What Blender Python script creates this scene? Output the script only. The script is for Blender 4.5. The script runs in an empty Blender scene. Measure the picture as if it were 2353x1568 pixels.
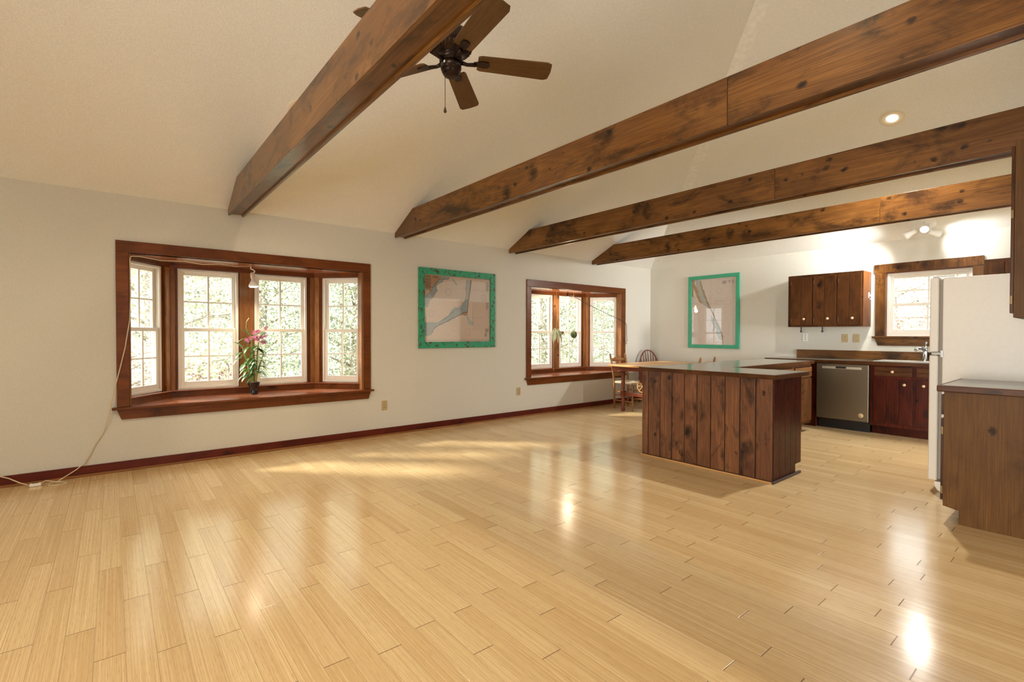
import bpy, bmesh, math, random
from mathutils import Vector, Matrix
random.seed(7)
S = bpy.context.scene
COL = S.collection
PI = math.pi

# ------------------------------------------------------------------ camera
TH, PH, RO, CH = 0.8879, 0.0134, 0.0018, 1.25
f0 = Vector((-math.sin(TH) * math.cos(PH), math.cos(TH) * math.cos(PH), -math.sin(PH)))
r0 = Vector((math.cos(TH), math.sin(TH), 0))
u0 = r0.cross(f0)
R_ = r0 * math.cos(RO) + u0 * math.sin(RO)
U_ = u0 * math.cos(RO) - r0 * math.sin(RO)
cam = bpy.data.cameras.new('camera')
cam.sensor_width = 36.0
cam.lens = 1127.5 / 2353 * 36.0
cam.clip_start = 0.05
camo = bpy.data.objects.new('camera', cam)
M = Matrix.Identity(4)
for i in range(3):
    M[i][0], M[i][1], M[i][2] = R_[i], U_[i], -f0[i]
M[2][3] = CH
camo.matrix_world = M
COL.objects.link(camo)
S.camera = camo

# ------------------------------------------------------------------ world, exposure, lights
S.view_settings.view_transform = 'Standard'
S.view_settings.look = 'None'
S.view_settings.exposure = 0.58
S.view_settings.gamma = 1.0
S.view_settings.use_curve_mapping = False
S.cycles.use_denoising = True
S.cycles.use_adaptive_sampling = True
S.cycles.adaptive_threshold = 0.02
S.cycles.adaptive_min_samples = 16
S.cycles.max_bounces = 10
S.cycles.diffuse_bounces = 6
S.cycles.transparent_max_bounces = 24
S.cycles.sample_clamp_indirect = 8.0
S.cycles.caustics_reflective = False
S.cycles.caustics_refractive = False
W = bpy.data.worlds.new('overcast_sky')
S.world = W
W.use_nodes = True
bg = W.node_tree.nodes['Background']
bg.inputs[0].default_value = (0.93, 0.97, 1.0, 1)
bg.inputs[1].default_value = 3.5

def sun(name, d, energy, angle, col):
    l = bpy.data.lights.new(name, 'SUN'); l.energy = energy; l.angle = angle; l.color = col
    o = bpy.data.objects.new(name, l); COL.objects.link(o)
    o.rotation_euler = Vector(d).to_track_quat('-Z', 'Y').to_euler()
    o.location = (-8, 0, 8)
    return o
sun('sun', (1.5, 1.5, -1.25), 7.0, 0.10, (1.0, 0.93, 0.8))

def area(name, loc, d, sx, sy, energy, col):
    l = bpy.data.lights.new(name, 'AREA'); l.shape = 'RECTANGLE'; l.size = sx; l.size_y = sy
    l.energy = energy; l.color = col
    o = bpy.data.objects.new(name, l); COL.objects.link(o)
    o.location = loc; o.rotation_euler = Vector(d).to_track_quat('-Z', 'Y').to_euler()
    return o
# unseen fill lights added at made-up openings in the rear and right walls
area('rear_fill_light', (-0.5, -3.66, 1.15), (0, 1, 0.06), 2.2, 1.9, 56, (1.0, 0.95, 0.86)).data.spread = 1.75
area('side_fill_light', (5.00, 5.4, 1.5), (-1, 0.28, 0.0), 1.6, 1.9, 260, (0.94, 0.97, 1.0))

# ------------------------------------------------------------------ materials
MATS = {}
def newmat(name):
    m = bpy.data.materials.new(name); m.use_nodes = True
    nt = m.node_tree
    b = nt.nodes['Principled BSDF']
    return m, nt, b
def N(nt, t, **kw):
    n = nt.nodes.new(t)
    for k, v in kw.items(): setattr(n, k, v)
    return n
def mth(nt, op, a=None, b=None, c=None):
    n = N(nt, 'ShaderNodeMath', operation=op)
    for i, x in enumerate((a, b, c)):
        if x is None: continue
        if isinstance(x, (int, float)): n.inputs[i].default_value = x
        else: nt.links.new(x, n.inputs[i])
    return n.outputs[0]
def ramp(nt, fac, stops, interp='LINEAR'):
    n = N(nt, 'ShaderNodeValToRGB'); cr = n.color_ramp; cr.interpolation = interp
    while len(cr.elements) < len(stops): cr.elements.new(0.5)
    for e, (p, c) in zip(cr.elements, stops):
        e.position = p
        e.color = (c, c, c, 1) if isinstance(c, (int, float)) else (*c, 1)
    nt.links.new(fac, n.inputs[0])
    return n.outputs[0]
def mixc(nt, fac, a, b, mode='MIX'):
    n = N(nt, 'ShaderNodeMix', data_type='RGBA', blend_type=mode)
    for s, x in ((n.inputs[0], fac), (n.inputs[6], a), (n.inputs[7], b)):
        if isinstance(x, (int, float)): s.default_value = x
        elif isinstance(x, tuple): s.default_value = (*x, 1)
        else: nt.links.new(x, s)
    return n.outputs[2]
def noise(nt, vec, scale, detail=4, rough=0.55, dist=0.0):
    n = N(nt, 'ShaderNodeTexNoise'); n.inputs['Scale'].default_value = scale
    n.inputs['Detail'].default_value = detail; n.inputs['Roughness'].default_value = rough
    n.inputs['Distortion'].default_value = dist
    nt.links.new(vec, n.inputs['Vector'])
    return n.outputs['Fac']
def bump(nt, b, h, strength, dist=0.002):
    n = N(nt, 'ShaderNodeBump'); n.inputs['Strength'].default_value = strength
    n.inputs['Distance'].default_value = dist
    nt.links.new(h, n.inputs['Height']); nt.links.new(n.outputs[0], b.inputs['Normal'])

def plain(name, col, rough=0.5, metal=0.0, emit=None, es=0.0, spec=0.5, coat=0.0, var=0.0):
    k = ('p', name)
    if k in MATS: return MATS[k]
    m, nt, b = newmat(name)
    b.inputs['Base Color'].default_value = (*col, 1)
    b.inputs['Roughness'].default_value = rough
    b.inputs['Metallic'].default_value = metal
    b.inputs['Specular IOR Level'].default_value = spec
    b.inputs['Coat Weight'].default_value = coat; b.inputs['Coat Roughness'].default_value = 0.22
    b.inputs['Coat Weight'].default_value = coat
    if emit:
        b.inputs['Emission Color'].default_value = (*emit, 1); b.inputs['Emission Strength'].default_value = es
    tc = N(nt, 'ShaderNodeTexCoord')
    f = noise(nt, tc.outputs['Object'], 35, 3)
    v = max(var, 0.04)
    nt.links.new(mixc(nt, f, tuple(c * (1 - v) for c in col), tuple(min(1, c * (1 + v)) for c in col)), b.inputs['Base Color'])
    MATS[k] = m
    return m

def wood(name, axis, light, mid, dark, rough=0.32, knots=0.5, blotch=0.5, seed=0.0, gscale=1.0, bumps=0.25, kscale=1.0, kac=4.5, spec=0.28, coat=0.0):
    k = ('w', name, axis)
    if k in MATS: return MATS[k]
    m, nt, b = newmat(name + '_' + 'xyz'[axis])
    tc = N(nt, 'ShaderNodeTexCoord'); geo = N(nt, 'ShaderNodeNewGeometry')
    oi = N(nt, 'ShaderNodeObjectInfo')
    rnd = mth(nt, 'MULTIPLY', geo.outputs['Random Per Island'], 57.0)
    cmb = N(nt, 'ShaderNodeCombineXYZ')
    for i in range(3): nt.links.new(rnd, cmb.inputs[i])
    add = N(nt, 'ShaderNodeVectorMath', operation='ADD')
    nt.links.new(tc.outputs['Object'], add.inputs[0]); nt.links.new(cmb.outputs[0], add.inputs[1])
    add2 = N(nt, 'ShaderNodeVectorMath', operation='ADD'); add2.inputs[1].default_value = (seed, seed * 1.7, seed * 0.6)
    nt.links.new(add.outputs[0], add2.inputs[0])
    def mapped(al, ac):
        mp = N(nt, 'ShaderNodeMapping')
        s = [ac, ac, ac]; s[axis] = al
        mp.inputs['Scale'].default_value = s
        nt.links.new(add2.outputs[0], mp.inputs['Vector'])
        return mp.outputs[0]
    # growth rings, fine grain, patchy stain, knots
    ringn = noise(nt, mapped(0.45 * gscale, 3.6 * gscale), 1.0, 2, 0.5, 0.25)
    ring = mth(nt, 'SINE', mth(nt, 'MULTIPLY', ringn, 120.0))
    ring = mth(nt, 'MULTIPLY_ADD', ring, 0.5, 0.5)
    fine = noise(nt, mapped(3.0, 170.0), 1.0, 6, 0.75)
    col = mixc(nt, mth(nt, 'MULTIPLY_ADD', ring, 0.45, 0.25), mid, light)
    tint = noise(nt, mapped(0.9, 2.6), 1.0, 4, 0.6, 0.4)
    col = mixc(nt, ramp(nt, tint, [(0.38, 0.75), (0.58, 0.0)]), col, mid)
    col = mixc(nt, ramp(nt, tint, [(0.52, 0.0), (0.70, 0.55)]), col, tuple(min(1, c * 1.25) for c in light))
    col = mixc(nt, ramp(nt, fine, [(0.38, 0.60), (0.62, 0.0)]), col, dark)
    bl = noise(nt, mapped(1.8, 3.6), 1.3, 5, 0.65, 0.5)
    col = mixc(nt, ramp(nt, bl, [(0.50, 0.0), (0.66, blotch)]), col, tuple(c * 0.45 for c in dark))
    kn_w = noise(nt, mapped(11, 14), 1.0, 4, 0.7)
    wn_ = mth(nt, 'MULTIPLY', mth(nt, 'SUBTRACT', kn_w, 0.5), 0.55)
    cw = N(nt, 'ShaderNodeCombineXYZ')
    for i in range(3): nt.links.new(wn_, cw.inputs[i])
    def knot(kal, kac, amount, r0, r1, r2, deep):
        wv = N(nt, 'ShaderNodeVectorMath', operation='ADD')
        nt.links.new(mapped(kal, kac), wv.inputs[0]); nt.links.new(cw.outputs[0], wv.inputs[1])
        vor = N(nt, 'ShaderNodeTexVoronoi'); vor.inputs['Scale'].default_value = 1.0
        nt.links.new(wv.outputs[0], vor.inputs['Vector'])
        sep = N(nt, 'ShaderNodeSeparateColor'); nt.links.new(vor.outputs['Color'], sep.inputs[0])
        sel = mth(nt, 'GREATER_THAN', sep.outputs[0], 1.0 - amount)
        return mth(nt, 'MULTIPLY', ramp(nt, vor.outputs['Distance'], [(r0, deep), (r1, deep * 0.75), (r2, 0.0)]), sel)
    k1 = knot(3.4 * kscale, kac * kscale, knots, 0.05, 0.10, 0.27, 1.0)
    k2 = knot(7.0 * kscale, 9.0 * kscale, knots * 0.7, 0.06, 0.13, 0.21, 0.95)
    kdark = tuple(c * 0.14 for c in dark)
    col = mixc(nt, k1, col, kdark)
    col = mixc(nt, k2, col, kdark)
    ti = mth(nt, 'MULTIPLY_ADD', geo.outputs['Random Per Island'], 0.35, 0.82)
    hs = N(nt, 'ShaderNodeHueSaturation'); nt.links.new(ti, hs.inputs['Value']); nt.links.new(col, hs.inputs['Color'])
    nt.links.new(hs.outputs[0], b.inputs['Base Color'])
    nt.links.new(mth(nt, 'MULTIPLY_ADD', fine, 0.18, rough - 0.09), b.inputs['Roughness'])
    b.inputs['Specular IOR Level'].default_value = spec
    b.inputs['Coat Weight'].default_value = coat; b.inputs['Coat Roughness'].default_value = 0.22
    h = mth(nt, 'MULTIPLY_ADD', ring, 0.25, fine)
    bump(nt, b, h, bumps, 0.0012)
    MATS[k] = m
    return m

def W_beam(ax, s=0.0):  return wood('beam_pine%g' % s, ax, (0.235, 0.100, 0.021), (0.118, 0.045, 0.009), (0.035, 0.012, 0.003), 0.33, 0.62, 0.85, seed=s, kac=2.4, spec=0.22, coat=0.35)
def W_cab(ax, s=0.0):   return wood('cabinet_pine%g' % s, ax, (0.125, 0.046, 0.012), (0.085, 0.029, 0.007), (0.030, 0.010, 0.003), 0.36, 0.50, 0.6, seed=3 + s, spec=0.16)
def W_isl(ax, s=0.0):   return wood('island_pine%g' % s, ax, (0.28, 0.118, 0.046), (0.145, 0.056, 0.024), (0.038, 0.016, 0.013), 0.36, 0.75, 1.0, seed=11 + s, kac=4.4, spec=0.3)
def W_red(ax, s=0.0):   return wood('red_mahogany%g' % s, ax, (0.105, 0.016, 0.006), (0.062, 0.009, 0.003), (0.018, 0.003, 0.002), 0.28, 0.35, 0.6, seed=5 + s, spec=0.16)
def W_base(ax, s=0.0):  return wood('baseboard_pine%g' % s, ax, (0.16, 0.024, 0.010), (0.115, 0.012, 0.006), (0.045, 0.006, 0.004), 0.35, 0.14, 0.5, seed=17 + s)
def W_trim(ax, s=0.0):  return wood('casing_pine%g' % s, ax, (0.22, 0.064, 0.012), (0.155, 0.042, 0.008), (0.07, 0.017, 0.003), 0.30, 0.20, 0.45, seed=23 + s)
def W_seat(ax, s=0.0):  return wood('seat_pine%g' % s, ax, (0.46, 0.17, 0.08), (0.34, 0.11, 0.05), (0.17, 0.05, 0.02), 0.22, 0.12, 0.25, seed=29 + s, spec=0.5, coat=0.6)
def W_jamb(ax, s=0.0):  return wood('jamb_pine%g' % s, ax, (0.42, 0.19, 0.065), (0.30, 0.12, 0.036), (0.14, 0.05, 0.014), 0.28, 0.22, 0.45, seed=31 + s)
def W_end(ax, s=0.0):   return wood('end_panel_pine%g' % s, ax, (0.17, 0.082, 0.024), (0.115, 0.053, 0.015), (0.055, 0.023, 0.007), 0.46, 0.40, 0.35, seed=41 + s, kscale=0.8, kac=3.2, spec=0.14)
def W_table(ax, s=0.0): return wood('table_pine%g' % s, ax, (0.66, 0.40, 0.17), (0.55, 0.30, 0.11), (0.35, 0.16, 0.05), 0.3, 0.05, 0.1, seed=43 + s)
def W_leg(ax, s=0.0):   return wood('cherry%g' % s, ax, (0.26, 0.07, 0.03), (0.18, 0.045, 0.02), (0.08, 0.02, 0.01), 0.3, 0.05, 0.3, seed=47 + s)
def W_chair(ax, s=0.0): return wood('chair_maple%g' % s, ax, (0.42, 0.21, 0.085), (0.33, 0.15, 0.055), (0.18, 0.075, 0.028), 0.35, 0.03, 0.2, seed=53 + s)
def W_blade(ax, s=0.0): return wood('blade_oak%g' % s, ax, (0.21, 0.115, 0.040), (0.14, 0.07, 0.023), (0.045, 0.02, 0.008), 0.4, 0.0, 0.2, seed=59 + s, gscale=1.6)

def wall_mat(name, col, sc, st, dist):
    m, nt, b = newmat(name)
    tc = N(nt, 'ShaderNodeTexCoord')
    f = noise(nt, tc.outputs['Object'], sc, 4, 0.6)
    f2 = noise(nt, tc.outputs['Object'], 2.0, 3)
    c = mixc(nt, ramp(nt, f, [(0.35, 0.0), (0.65, 1.0)]), tuple(x * 0.93 for x in col), tuple(min(1, x * 1.04) for x in col))
    c = mixc(nt, mth(nt, 'MULTIPLY', f2, 0.12), c, tuple(x * 0.85 for x in col))
    nt.links.new(c, b.inputs['Base Color'])
    b.inputs['Roughness'].default_value = 0.6
    b.inputs['Specular IOR Level'].default_value = 0.3
    bump(nt, b, ramp(nt, f, [(0.4, 0.0), (0.62, 1.0)]), st, dist)
    return m
M_WALL = wall_mat('wall_paint', (0.66, 0.64, 0.57), 130, 0.35, 0.0012)
M_CEIL = wall_mat('ceiling_paint', (0.86, 0.86, 0.82), 95, 0.40, 0.002)
M_SEAM = wall_mat('seam_tape', (0.88, 0.88, 0.84), 20, 0.1, 0.001)

def floor_mat():
    m, nt, b = newmat('bamboo_floor')
    tc = N(nt, 'ShaderNodeTexCoord'); sp = N(nt, 'ShaderNodeSeparateXYZ')
    nt.links.new(tc.outputs['Object'], sp.inputs[0])
    x, y = sp.outputs[0], sp.outputs[1]
    PW, PL = 0.0957, 0.92
    yy = mth(nt, 'DIVIDE', mth(nt, 'ADD', y, 0.257 + 40 * PW), PW)
    row = mth(nt, 'FLOOR', yy); fy = mth(nt, 'SUBTRACT', yy, row)
    wn = N(nt, 'ShaderNodeTexWhiteNoise', noise_dimensions='1D'); nt.links.new(row, wn.inputs['W'])
    off = mth(nt, 'MULTIPLY_ADD', wn.outputs['Value'], 0.30, mth(nt, 'MULTIPLY', mth(nt, 'MODULO', row, 2.0), 0.42))
    xx = mth(nt, 'ADD', mth(nt, 'DIVIDE', mth(nt, 'ADD', x, 40.0), PL), off)
    pc = mth(nt, 'FLOOR', xx); fx = mth(nt, 'SUBTRACT', xx, pc)
    cv = N(nt, 'ShaderNodeCombineXYZ'); nt.links.new(row, cv.inputs[0]); nt.links.new(pc, cv.inputs[1])
    wp = N(nt, 'ShaderNodeTexWhiteNoise', noise_dimensions='2D'); nt.links.new(cv.outputs[0], wp.inputs['Vector'])
    rv = wp.outputs['Value']
    # stripes of the pressed bamboo slats
    sv = N(nt, 'ShaderNodeCombineXYZ')
    nt.links.new(mth(nt, 'MULTIPLY', x, 1.1), sv.inputs[0])
    nt.links.new(mth(nt, 'MULTIPLY', y, 200.0), sv.inputs[1])
    nt.links.new(mth(nt, 'MULTIPLY', rv, 40.0), sv.inputs[2])
    st = noise(nt, sv.outputs[0], 1.0, 3, 0.65)
    sv2 = N(nt, 'ShaderNodeCombineXYZ')
    nt.links.new(mth(nt, 'MULTIPLY', x, 14.0), sv2.inputs[0])
    nt.links.new(mth(nt, 'MULTIPLY', y, 420.0), sv2.inputs[1])
    st2 = noise(nt, sv2.outputs[0], 1.0, 3, 0.6)
    base = ramp(nt, rv, [(0.0, (0.60, 0.43, 0.22)), (0.25, (0.64, 0.47, 0.25)), (0.6, (0.67, 0.50, 0.275)), (1.0, (0.71, 0.55, 0.31))])
    c = mixc(nt, ramp(nt, st, [(0.36, 0.50), (0.58, 0.0)]), base, (0.49, 0.30, 0.13))
    c = mixc(nt, ramp(nt, st, [(0.56, 0.0), (0.70, 0.6)]), c, (0.84, 0.63, 0.36))
    c = mixc(nt, ramp(nt, st2, [(0.54, 0.0), (0.68, 0.5)]), c, (0.36, 0.19, 0.07))
    ey = mth(nt, 'MULTIPLY', mth(nt, 'MINIMUM', fy, mth(nt, 'SUBTRACT', 1.0, fy)), PW)
    ex = mth(nt, 'MULTIPLY', mth(nt, 'MINIMUM', fx, mth(nt, 'SUBTRACT', 1.0, fx)), PL)
    gy = ramp(nt, mth(nt, 'DIVIDE', ey, 0.004), [(0.10, 0.48), (0.30, 0.0)])
    gx = ramp(nt, mth(nt, 'DIVIDE', ex, 0.006), [(0.15, 0.9), (0.42, 0.0)])
    gap = mth(nt, 'MAXIMUM', gy, gx)
    c = mixc(nt, gap, c, (0.10, 0.045, 0.015))
    sc = noise(nt, tc.outputs['Object'], 1.3, 4, 0.6)
    nt.links.new(c, b.inputs['Base Color'])
    sc2 = noise(nt, tc.outputs['Object'], 40, 4, 0.7)
    r = mth(nt, 'MULTIPLY_ADD', sc, 0.10, 0.10)
    r = mth(nt, 'MULTIPLY_ADD', sc2, 0.06, r)
    nt.links.new(r, b.inputs['Roughness'])
    b.inputs['Specular IOR Level'].default_value = 0.62
    # every plank sits a hair differently, so reflections break at its edges
    tl = mth(nt, 'MULTIPLY', mth(nt, 'SUBTRACT', fy, 0.5), mth(nt, 'SUBTRACT', rv, 0.5))
    wob = noise(nt, tc.outputs['Object'], 4.0, 2)
    h = mth(nt, 'ADD', mth(nt, 'MULTIPLY', tl, 0.35), mth(nt, 'MULTIPLY', wob, 0.5))
    h = mth(nt, 'ADD', h, mth(nt, 'MULTIPLY', gap, -0.5))
    h = mth(nt, 'MULTIPLY_ADD', st, 0.05, h)
    bump(nt, b, h, 0.5, 0.0022)
    return m
M_FLOOR = floor_mat()

def glass_mat():
    m = bpy.data.materials.new('window_glass'); m.use_nodes = True; nt = m.node_tree
    nt.nodes.clear()
    o = N(nt, 'ShaderNodeOutputMaterial'); mx = N(nt, 'ShaderNodeMixShader')
    t = N(nt, 'ShaderNodeBsdfTransparent'); t.inputs[0].default_value = (0.96, 0.98, 0.97, 1)
    g = N(nt, 'ShaderNodeBsdfGlossy'); g.inputs['Roughness'].default_value = 0.01
    lw = N(nt, 'ShaderNodeLayerWeight'); lw.inputs[0].default_value = 0.5
    fac = mth(nt, 'MULTIPLY_ADD', mth(nt, 'POWER', lw.outputs['Facing'], 5.0), 0.9, 0.03)
    nt.links.new(fac, mx.inputs[0]); nt.links.new(t.outputs[0], mx.inputs[1]); nt.links.new(g.outputs[0], mx.inputs[2])
    nt.links.new(mx.outputs[0], o.inputs[0])
    return m
M_GLASS = glass_mat()
M_VINYL = plain('white_vinyl', (0.80, 0.76, 0.70), 0.35)
M_WHITE = plain('white_plastic', (0.82, 0.82, 0.80), 0.35)
M_ALMOND = plain('almond_plastic', (0.50, 0.38, 0.20), 0.4)
M_DARKSLOT = plain('dark_slot', (0.03, 0.02, 0.015), 0.6)
M_BRASS = plain('aged_brass', (0.15, 0.095, 0.035), 0.45, 0.6)
M_KNOB = plain('pale_wood_knob', (0.66, 0.44, 0.26), 0.35, coat=0.3)
M_CHROME = plain('chrome', (0.62, 0.66, 0.70), 0.12, 1.0)
M_STEEL = plain('brushed_steel', (0.20, 0.16, 0.11), 0.38, 0.8)
M_STEELL = plain('handle_steel', (0.58, 0.54, 0.45), 0.4, 0.6)
M_BLACK = plain('black_plastic', (0.012, 0.011, 0.012), 0.35)
M_FRIDGE = plain('fridge_enamel', (0.84, 0.80, 0.73), 0.42)
M_GASKET = plain('grey_gasket', (0.30, 0.27, 0.24), 0.6)
M_BRONZE = plain('oil_bronze', (0.030, 0.016, 0.012), 0.32, 0.6)
M_CREAMCORD = plain('cream_cord', (0.70, 0.58, 0.40), 0.5)
M_BLACKCORD = plain('black_cord', (0.02, 0.02, 0.02), 0.5)

def counter_mat():
    m, nt, b = newmat('slate_laminate')
    tc = N(nt, 'ShaderNodeTexCoord')
    f = noise(nt, tc.outputs['Object'], 9, 5, 0.6); f2 = noise(nt, tc.outputs['Object'], 160, 3, 0.6)
    c = mixc(nt, f, (0.15, 0.145, 0.115), (0.23, 0.22, 0.18))
    c = mixc(nt, mth(nt, 'MULTIPLY', f2, 0.4), c, (0.06, 0.055, 0.045))
    nt.links.new(c, b.inputs['Base Color']); b.inputs['Roughness'].default_value = 0.17
    b.inputs['Specular IOR Level'].default_value = 0.8
    return m
M_TOP = counter_mat()
def paint_mat(name, col):
    m, nt, b = newmat(name)
    tc = N(nt, 'ShaderNodeTexCoord')
    f = noise(nt, tc.outputs['Object'], 22, 6, 0.75, 0.6); f2 = noise(nt, tc.outputs['Object'], 5, 3)
    c = mixc(nt, f2, col, tuple(x * 0.7 for x in col))
    thr = 0.585 if 'worn' in name else 0.67
    c = mixc(nt, ramp(nt, f, [(thr - 0.04, 0.0), (thr, 1.0)]), c, (0.06, 0.02, 0.008))
    nt.links.new(c, b.inputs['Base Color']); b.inputs['Roughness'].default_value = 0.5
    bump(nt, b, f, 0.4, 0.002)
    return m
M_GREEN = paint_mat('worn_green_paint', (0.025, 0.36, 0.185))
M_GREEN2 = paint_mat('green_paint', (0.05, 0.40, 0.23))

# ------------------------------------------------------------------ mesh helpers
class MB:
    def __init__(s): s.v = []; s.f = []; s.m = []; s.sm = []; s.cur = 0
    def mat(s, i): s.cur = i; return s
    def add(s, vs, fs, smooth=False):
        o = len(s.v); s.v += [Vector(p) for p in vs]
        for f in fs: s.f.append([o + i for i in f]); s.m.append(s.cur); s.sm.append(smooth)
        return s
    def box(s, x0, x1, y0, y1, z0, z1):
        if x0 > x1: x0, x1 = x1, x0
        if y0 > y1: y0, y1 = y1, y0
        if z0 > z1: z0, z1 = z1, z0
        v = [(x, y, z) for z in (z0, z1) for y in (y0, y1) for x in (x0, x1)]
        return s.add(v, [(0, 2, 3, 1), (4, 5, 7, 6), (0, 1, 5, 4), (2, 6, 7, 3), (0, 4, 6, 2), (1, 3, 7, 5)])
    def fbox(s, P, t, n, s0, s1, d0, d1, z0, z1):
        P = Vector((P[0], P[1], 0)); t = Vector((t[0], t[1], 0)); n = Vector((n[0], n[1], 0))
        v = []
        for z in (z0, z1):
            for d in (d0, d1):
                for a in (s0, s1):
                    q = P + t * a + n * d; v.append((q.x, q.y, z))
        return s.add(v, [(0, 2, 3, 1), (4, 5, 7, 6), (0, 1, 5, 4), (2, 6, 7, 3), (0, 4, 6, 2), (1, 3, 7, 5)])
    def prism(s, poly, ax, a, b):
        def mk(p, w):
            if ax == 0: return (w, p[0], p[1])
            if ax == 1: return (p[0], w, p[1])
            return (p[0], p[1], w)
        n = len(poly)
        v = [mk(p, a) for p in poly] + [mk(p, b) for p in poly]
        return s.add(v, [list(range(n))[::-1], list(range(n, 2 * n))] + [(i, (i + 1) % n, n + (i + 1) % n, n + i) for i in range(n)])
    def tube(s, pts, r, seg=8, cap=True):
        pts = [Vector(p) for p in pts]; n = len(pts)
        rs = r if isinstance(r, (list, tuple)) else [r] * n
        vs = []; prev = None
        for i, p in enumerate(pts):
            d = (pts[min(i + 1, n - 1)] - pts[max(i - 1, 0)]).normalized()
            if prev is None:
                a = Vector((0, 0, 1)) if abs(d.z) < 0.9 else Vector((1, 0, 0))
                u = d.cross(a).normalized()
            else:
                u = (prev - d * prev.dot(d)).normalized()
            prev = u; w = d.cross(u)
            for k in range(seg):
                an = 2 * PI * k / seg
                vs.append(p + (u * math.cos(an) + w * math.sin(an)) * rs[i])
        fs = []
        for i in range(n - 1):
            for k in range(seg):
                k2 = (k + 1) % seg
                fs.append((i * seg + k, i * seg + k2, (i + 1) * seg + k2, (i + 1) * seg + k))
        s.add(vs, fs, True)
        if cap:
            o = len(s.v) - len(vs)
            s.f.append([o + k for k in range(seg)][::-1]); s.m.append(s.cur); s.sm.append(False)
            s.f.append([o + (n - 1) * seg + k for k in range(seg)]); s.m.append(s.cur); s.sm.append(False)
        return s
    def lathe(s, prof, c=(0, 0, 0), ax=(0, 0, 1), seg=24):
        """prof: list of (radius, height)"""
        c = Vector(c); ax = Vector(ax).normalized()
        a = Vector((1, 0, 0)) if abs(ax.x) < 0.8 else Vector((0, 1, 0))
        u = ax.cross(a).normalized(); w = ax.cross(u)
        vs = []
        for r, h in prof:
            for k in range(seg):
                an = 2 * PI * k / seg
                vs.append(c + ax * h + (u * math.cos(an) + w * math.sin(an)) * max(r, 1e-4))
        fs = []
        for i in range(len(prof) - 1):
            for k in range(seg):
                k2 = (k + 1) % seg
                fs.append((i * seg + k, i * seg + k2, (i + 1) * seg + k2, (i + 1) * seg + k))
        return s.add(vs, fs, True)
    def ball(s, c, r, sx=1, sy=1, sz=1, seg=14):
        n = seg // 2; vs = []; fs = []
        for i in range(n + 1):
            ph = PI * i / n
            for k in range(seg):
                an = 2 * PI * k / seg; q = max(math.sin(ph), 1e-3)
                vs.append((c[0] + r * sx * q * math.cos(an), c[1] + r * sy * q * math.sin(an), c[2] + r * sz * math.cos(ph)))
        for i in range(n):
            for k in range(seg):
                k2 = (k + 1) % seg
                fs.append((i * seg + k, (i + 1) * seg + k, (i + 1) * seg + k2, i * seg + k2))
        return s.add(vs, fs, True)
    def leaf(s, p, d, L, wd, up=(0, 0, 1), droop=0.4, n=6, fold=0.15):
        p = Vector(p); d = Vector(d).normalized(); up = Vector(up)
        side = d.cross(up)
        side = side.normalized() if side.length > 1e-3 else Vector((1, 0, 0))
        vs = []; fs = []
        q = p.copy(); cd = d.copy()
        for i in range(n + 1):
            t = i / n; ww = wd * math.sin(PI * min(0.06 + t * 0.94, 1)) ** 0.7 * 0.5 if i < n else 0.0005
            vs += [q - side * ww + up * ww * fold, q, q + side * ww + up * ww * fold]
            cd = (cd + Vector((0, 0, -droop / n * 1.6))).normalized(); q = q + cd * (L / n)
        for i in range(n):
            for k in (0, 1): fs.append((i * 3 + k, i * 3 + k + 1, i * 3 + 4 + k, i * 3 + 3 + k))
        return s.add(vs, fs, True)
    def build(s, name, mats, parent=None, bevel=0.0, org=None, autos=None):
        me = bpy.data.meshes.new(name)
        if org is None:
            org = ROOT.get(parent.name, Vector((0, 0, 0))) if parent else Vector((0, 0, 0))
        org = Vector(org)
        me.from_pydata([tuple(p - org) for p in s.v], [], s.f)
        for m_ in (mats if isinstance(mats, (list, tuple)) else [mats]): me.materials.append(m_)
        me.polygons.foreach_set('material_index', s.m)
        me.polygons.foreach_set('use_smooth', s.sm)
        bm = bmesh.new(); bm.from_mesh(me)
        if not getattr(s, 'raw', False): bmesh.ops.recalc_face_normals(bm, faces=bm.faces)
        bm.to_mesh(me); bm.free()
        me.update()
        o = bpy.data.objects.new(name, me); COL.objects.link(o)
        if parent:
            o.parent = parent; ROOT[o.name] = org
        else:
            o.location = org; ROOT[o.name] = org
        if bevel:
            b = o.modifiers.new('bevel', 'BEVEL'); b.width = bevel; b.segments = 2; b.limit_method = 'ANGLE'
            b.harden_normals = True
        return o
ROOT = {}
def thing(name, loc, label, cat, group=None, kind=None):
    o = bpy.data.objects.new(name, None); COL.objects.link(o); o.location = loc
    o.empty_display_size = 0.1
    ROOT[o.name] = Vector(loc)
    return tag(o, label, cat, group, kind)
def tag(o, label=None, cat=None, group=None, kind=None):
    if label: o['label'] = label
    if cat: o['category'] = cat
    if group: o['group'] = group
    if kind: o['kind'] = kind
    return o
def copy_tree(o, parent=None):
    c = o.copy(); COL.objects.link(c)
    if parent: c.parent = parent
    for ch in [x for x in o.children]: copy_tree(ch, c)
    return c
def struct(o, label, cat):
    return tag(o, label, cat, kind='structure')

# ------------------------------------------------------------------ room shell
D, YB, XR, YR = 5.686, 8.078, 4.9, -3.6
WH, SL, BZ, BH = 2.511, 0.4677, 2.4526, 0.2754
XRID = (XR - D) / 2
ZRID = WH + SL * (XRID + D)
YHIP = YB - (XRID + D)
fl = MB().box(-D - 0.05, XR, YR, YB + 0.02, -0.08, 0.0).build('floor', M_FLOOR)
struct(fl, 'glossy honey coloured bamboo plank floor running through the whole room', 'floor')

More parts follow.
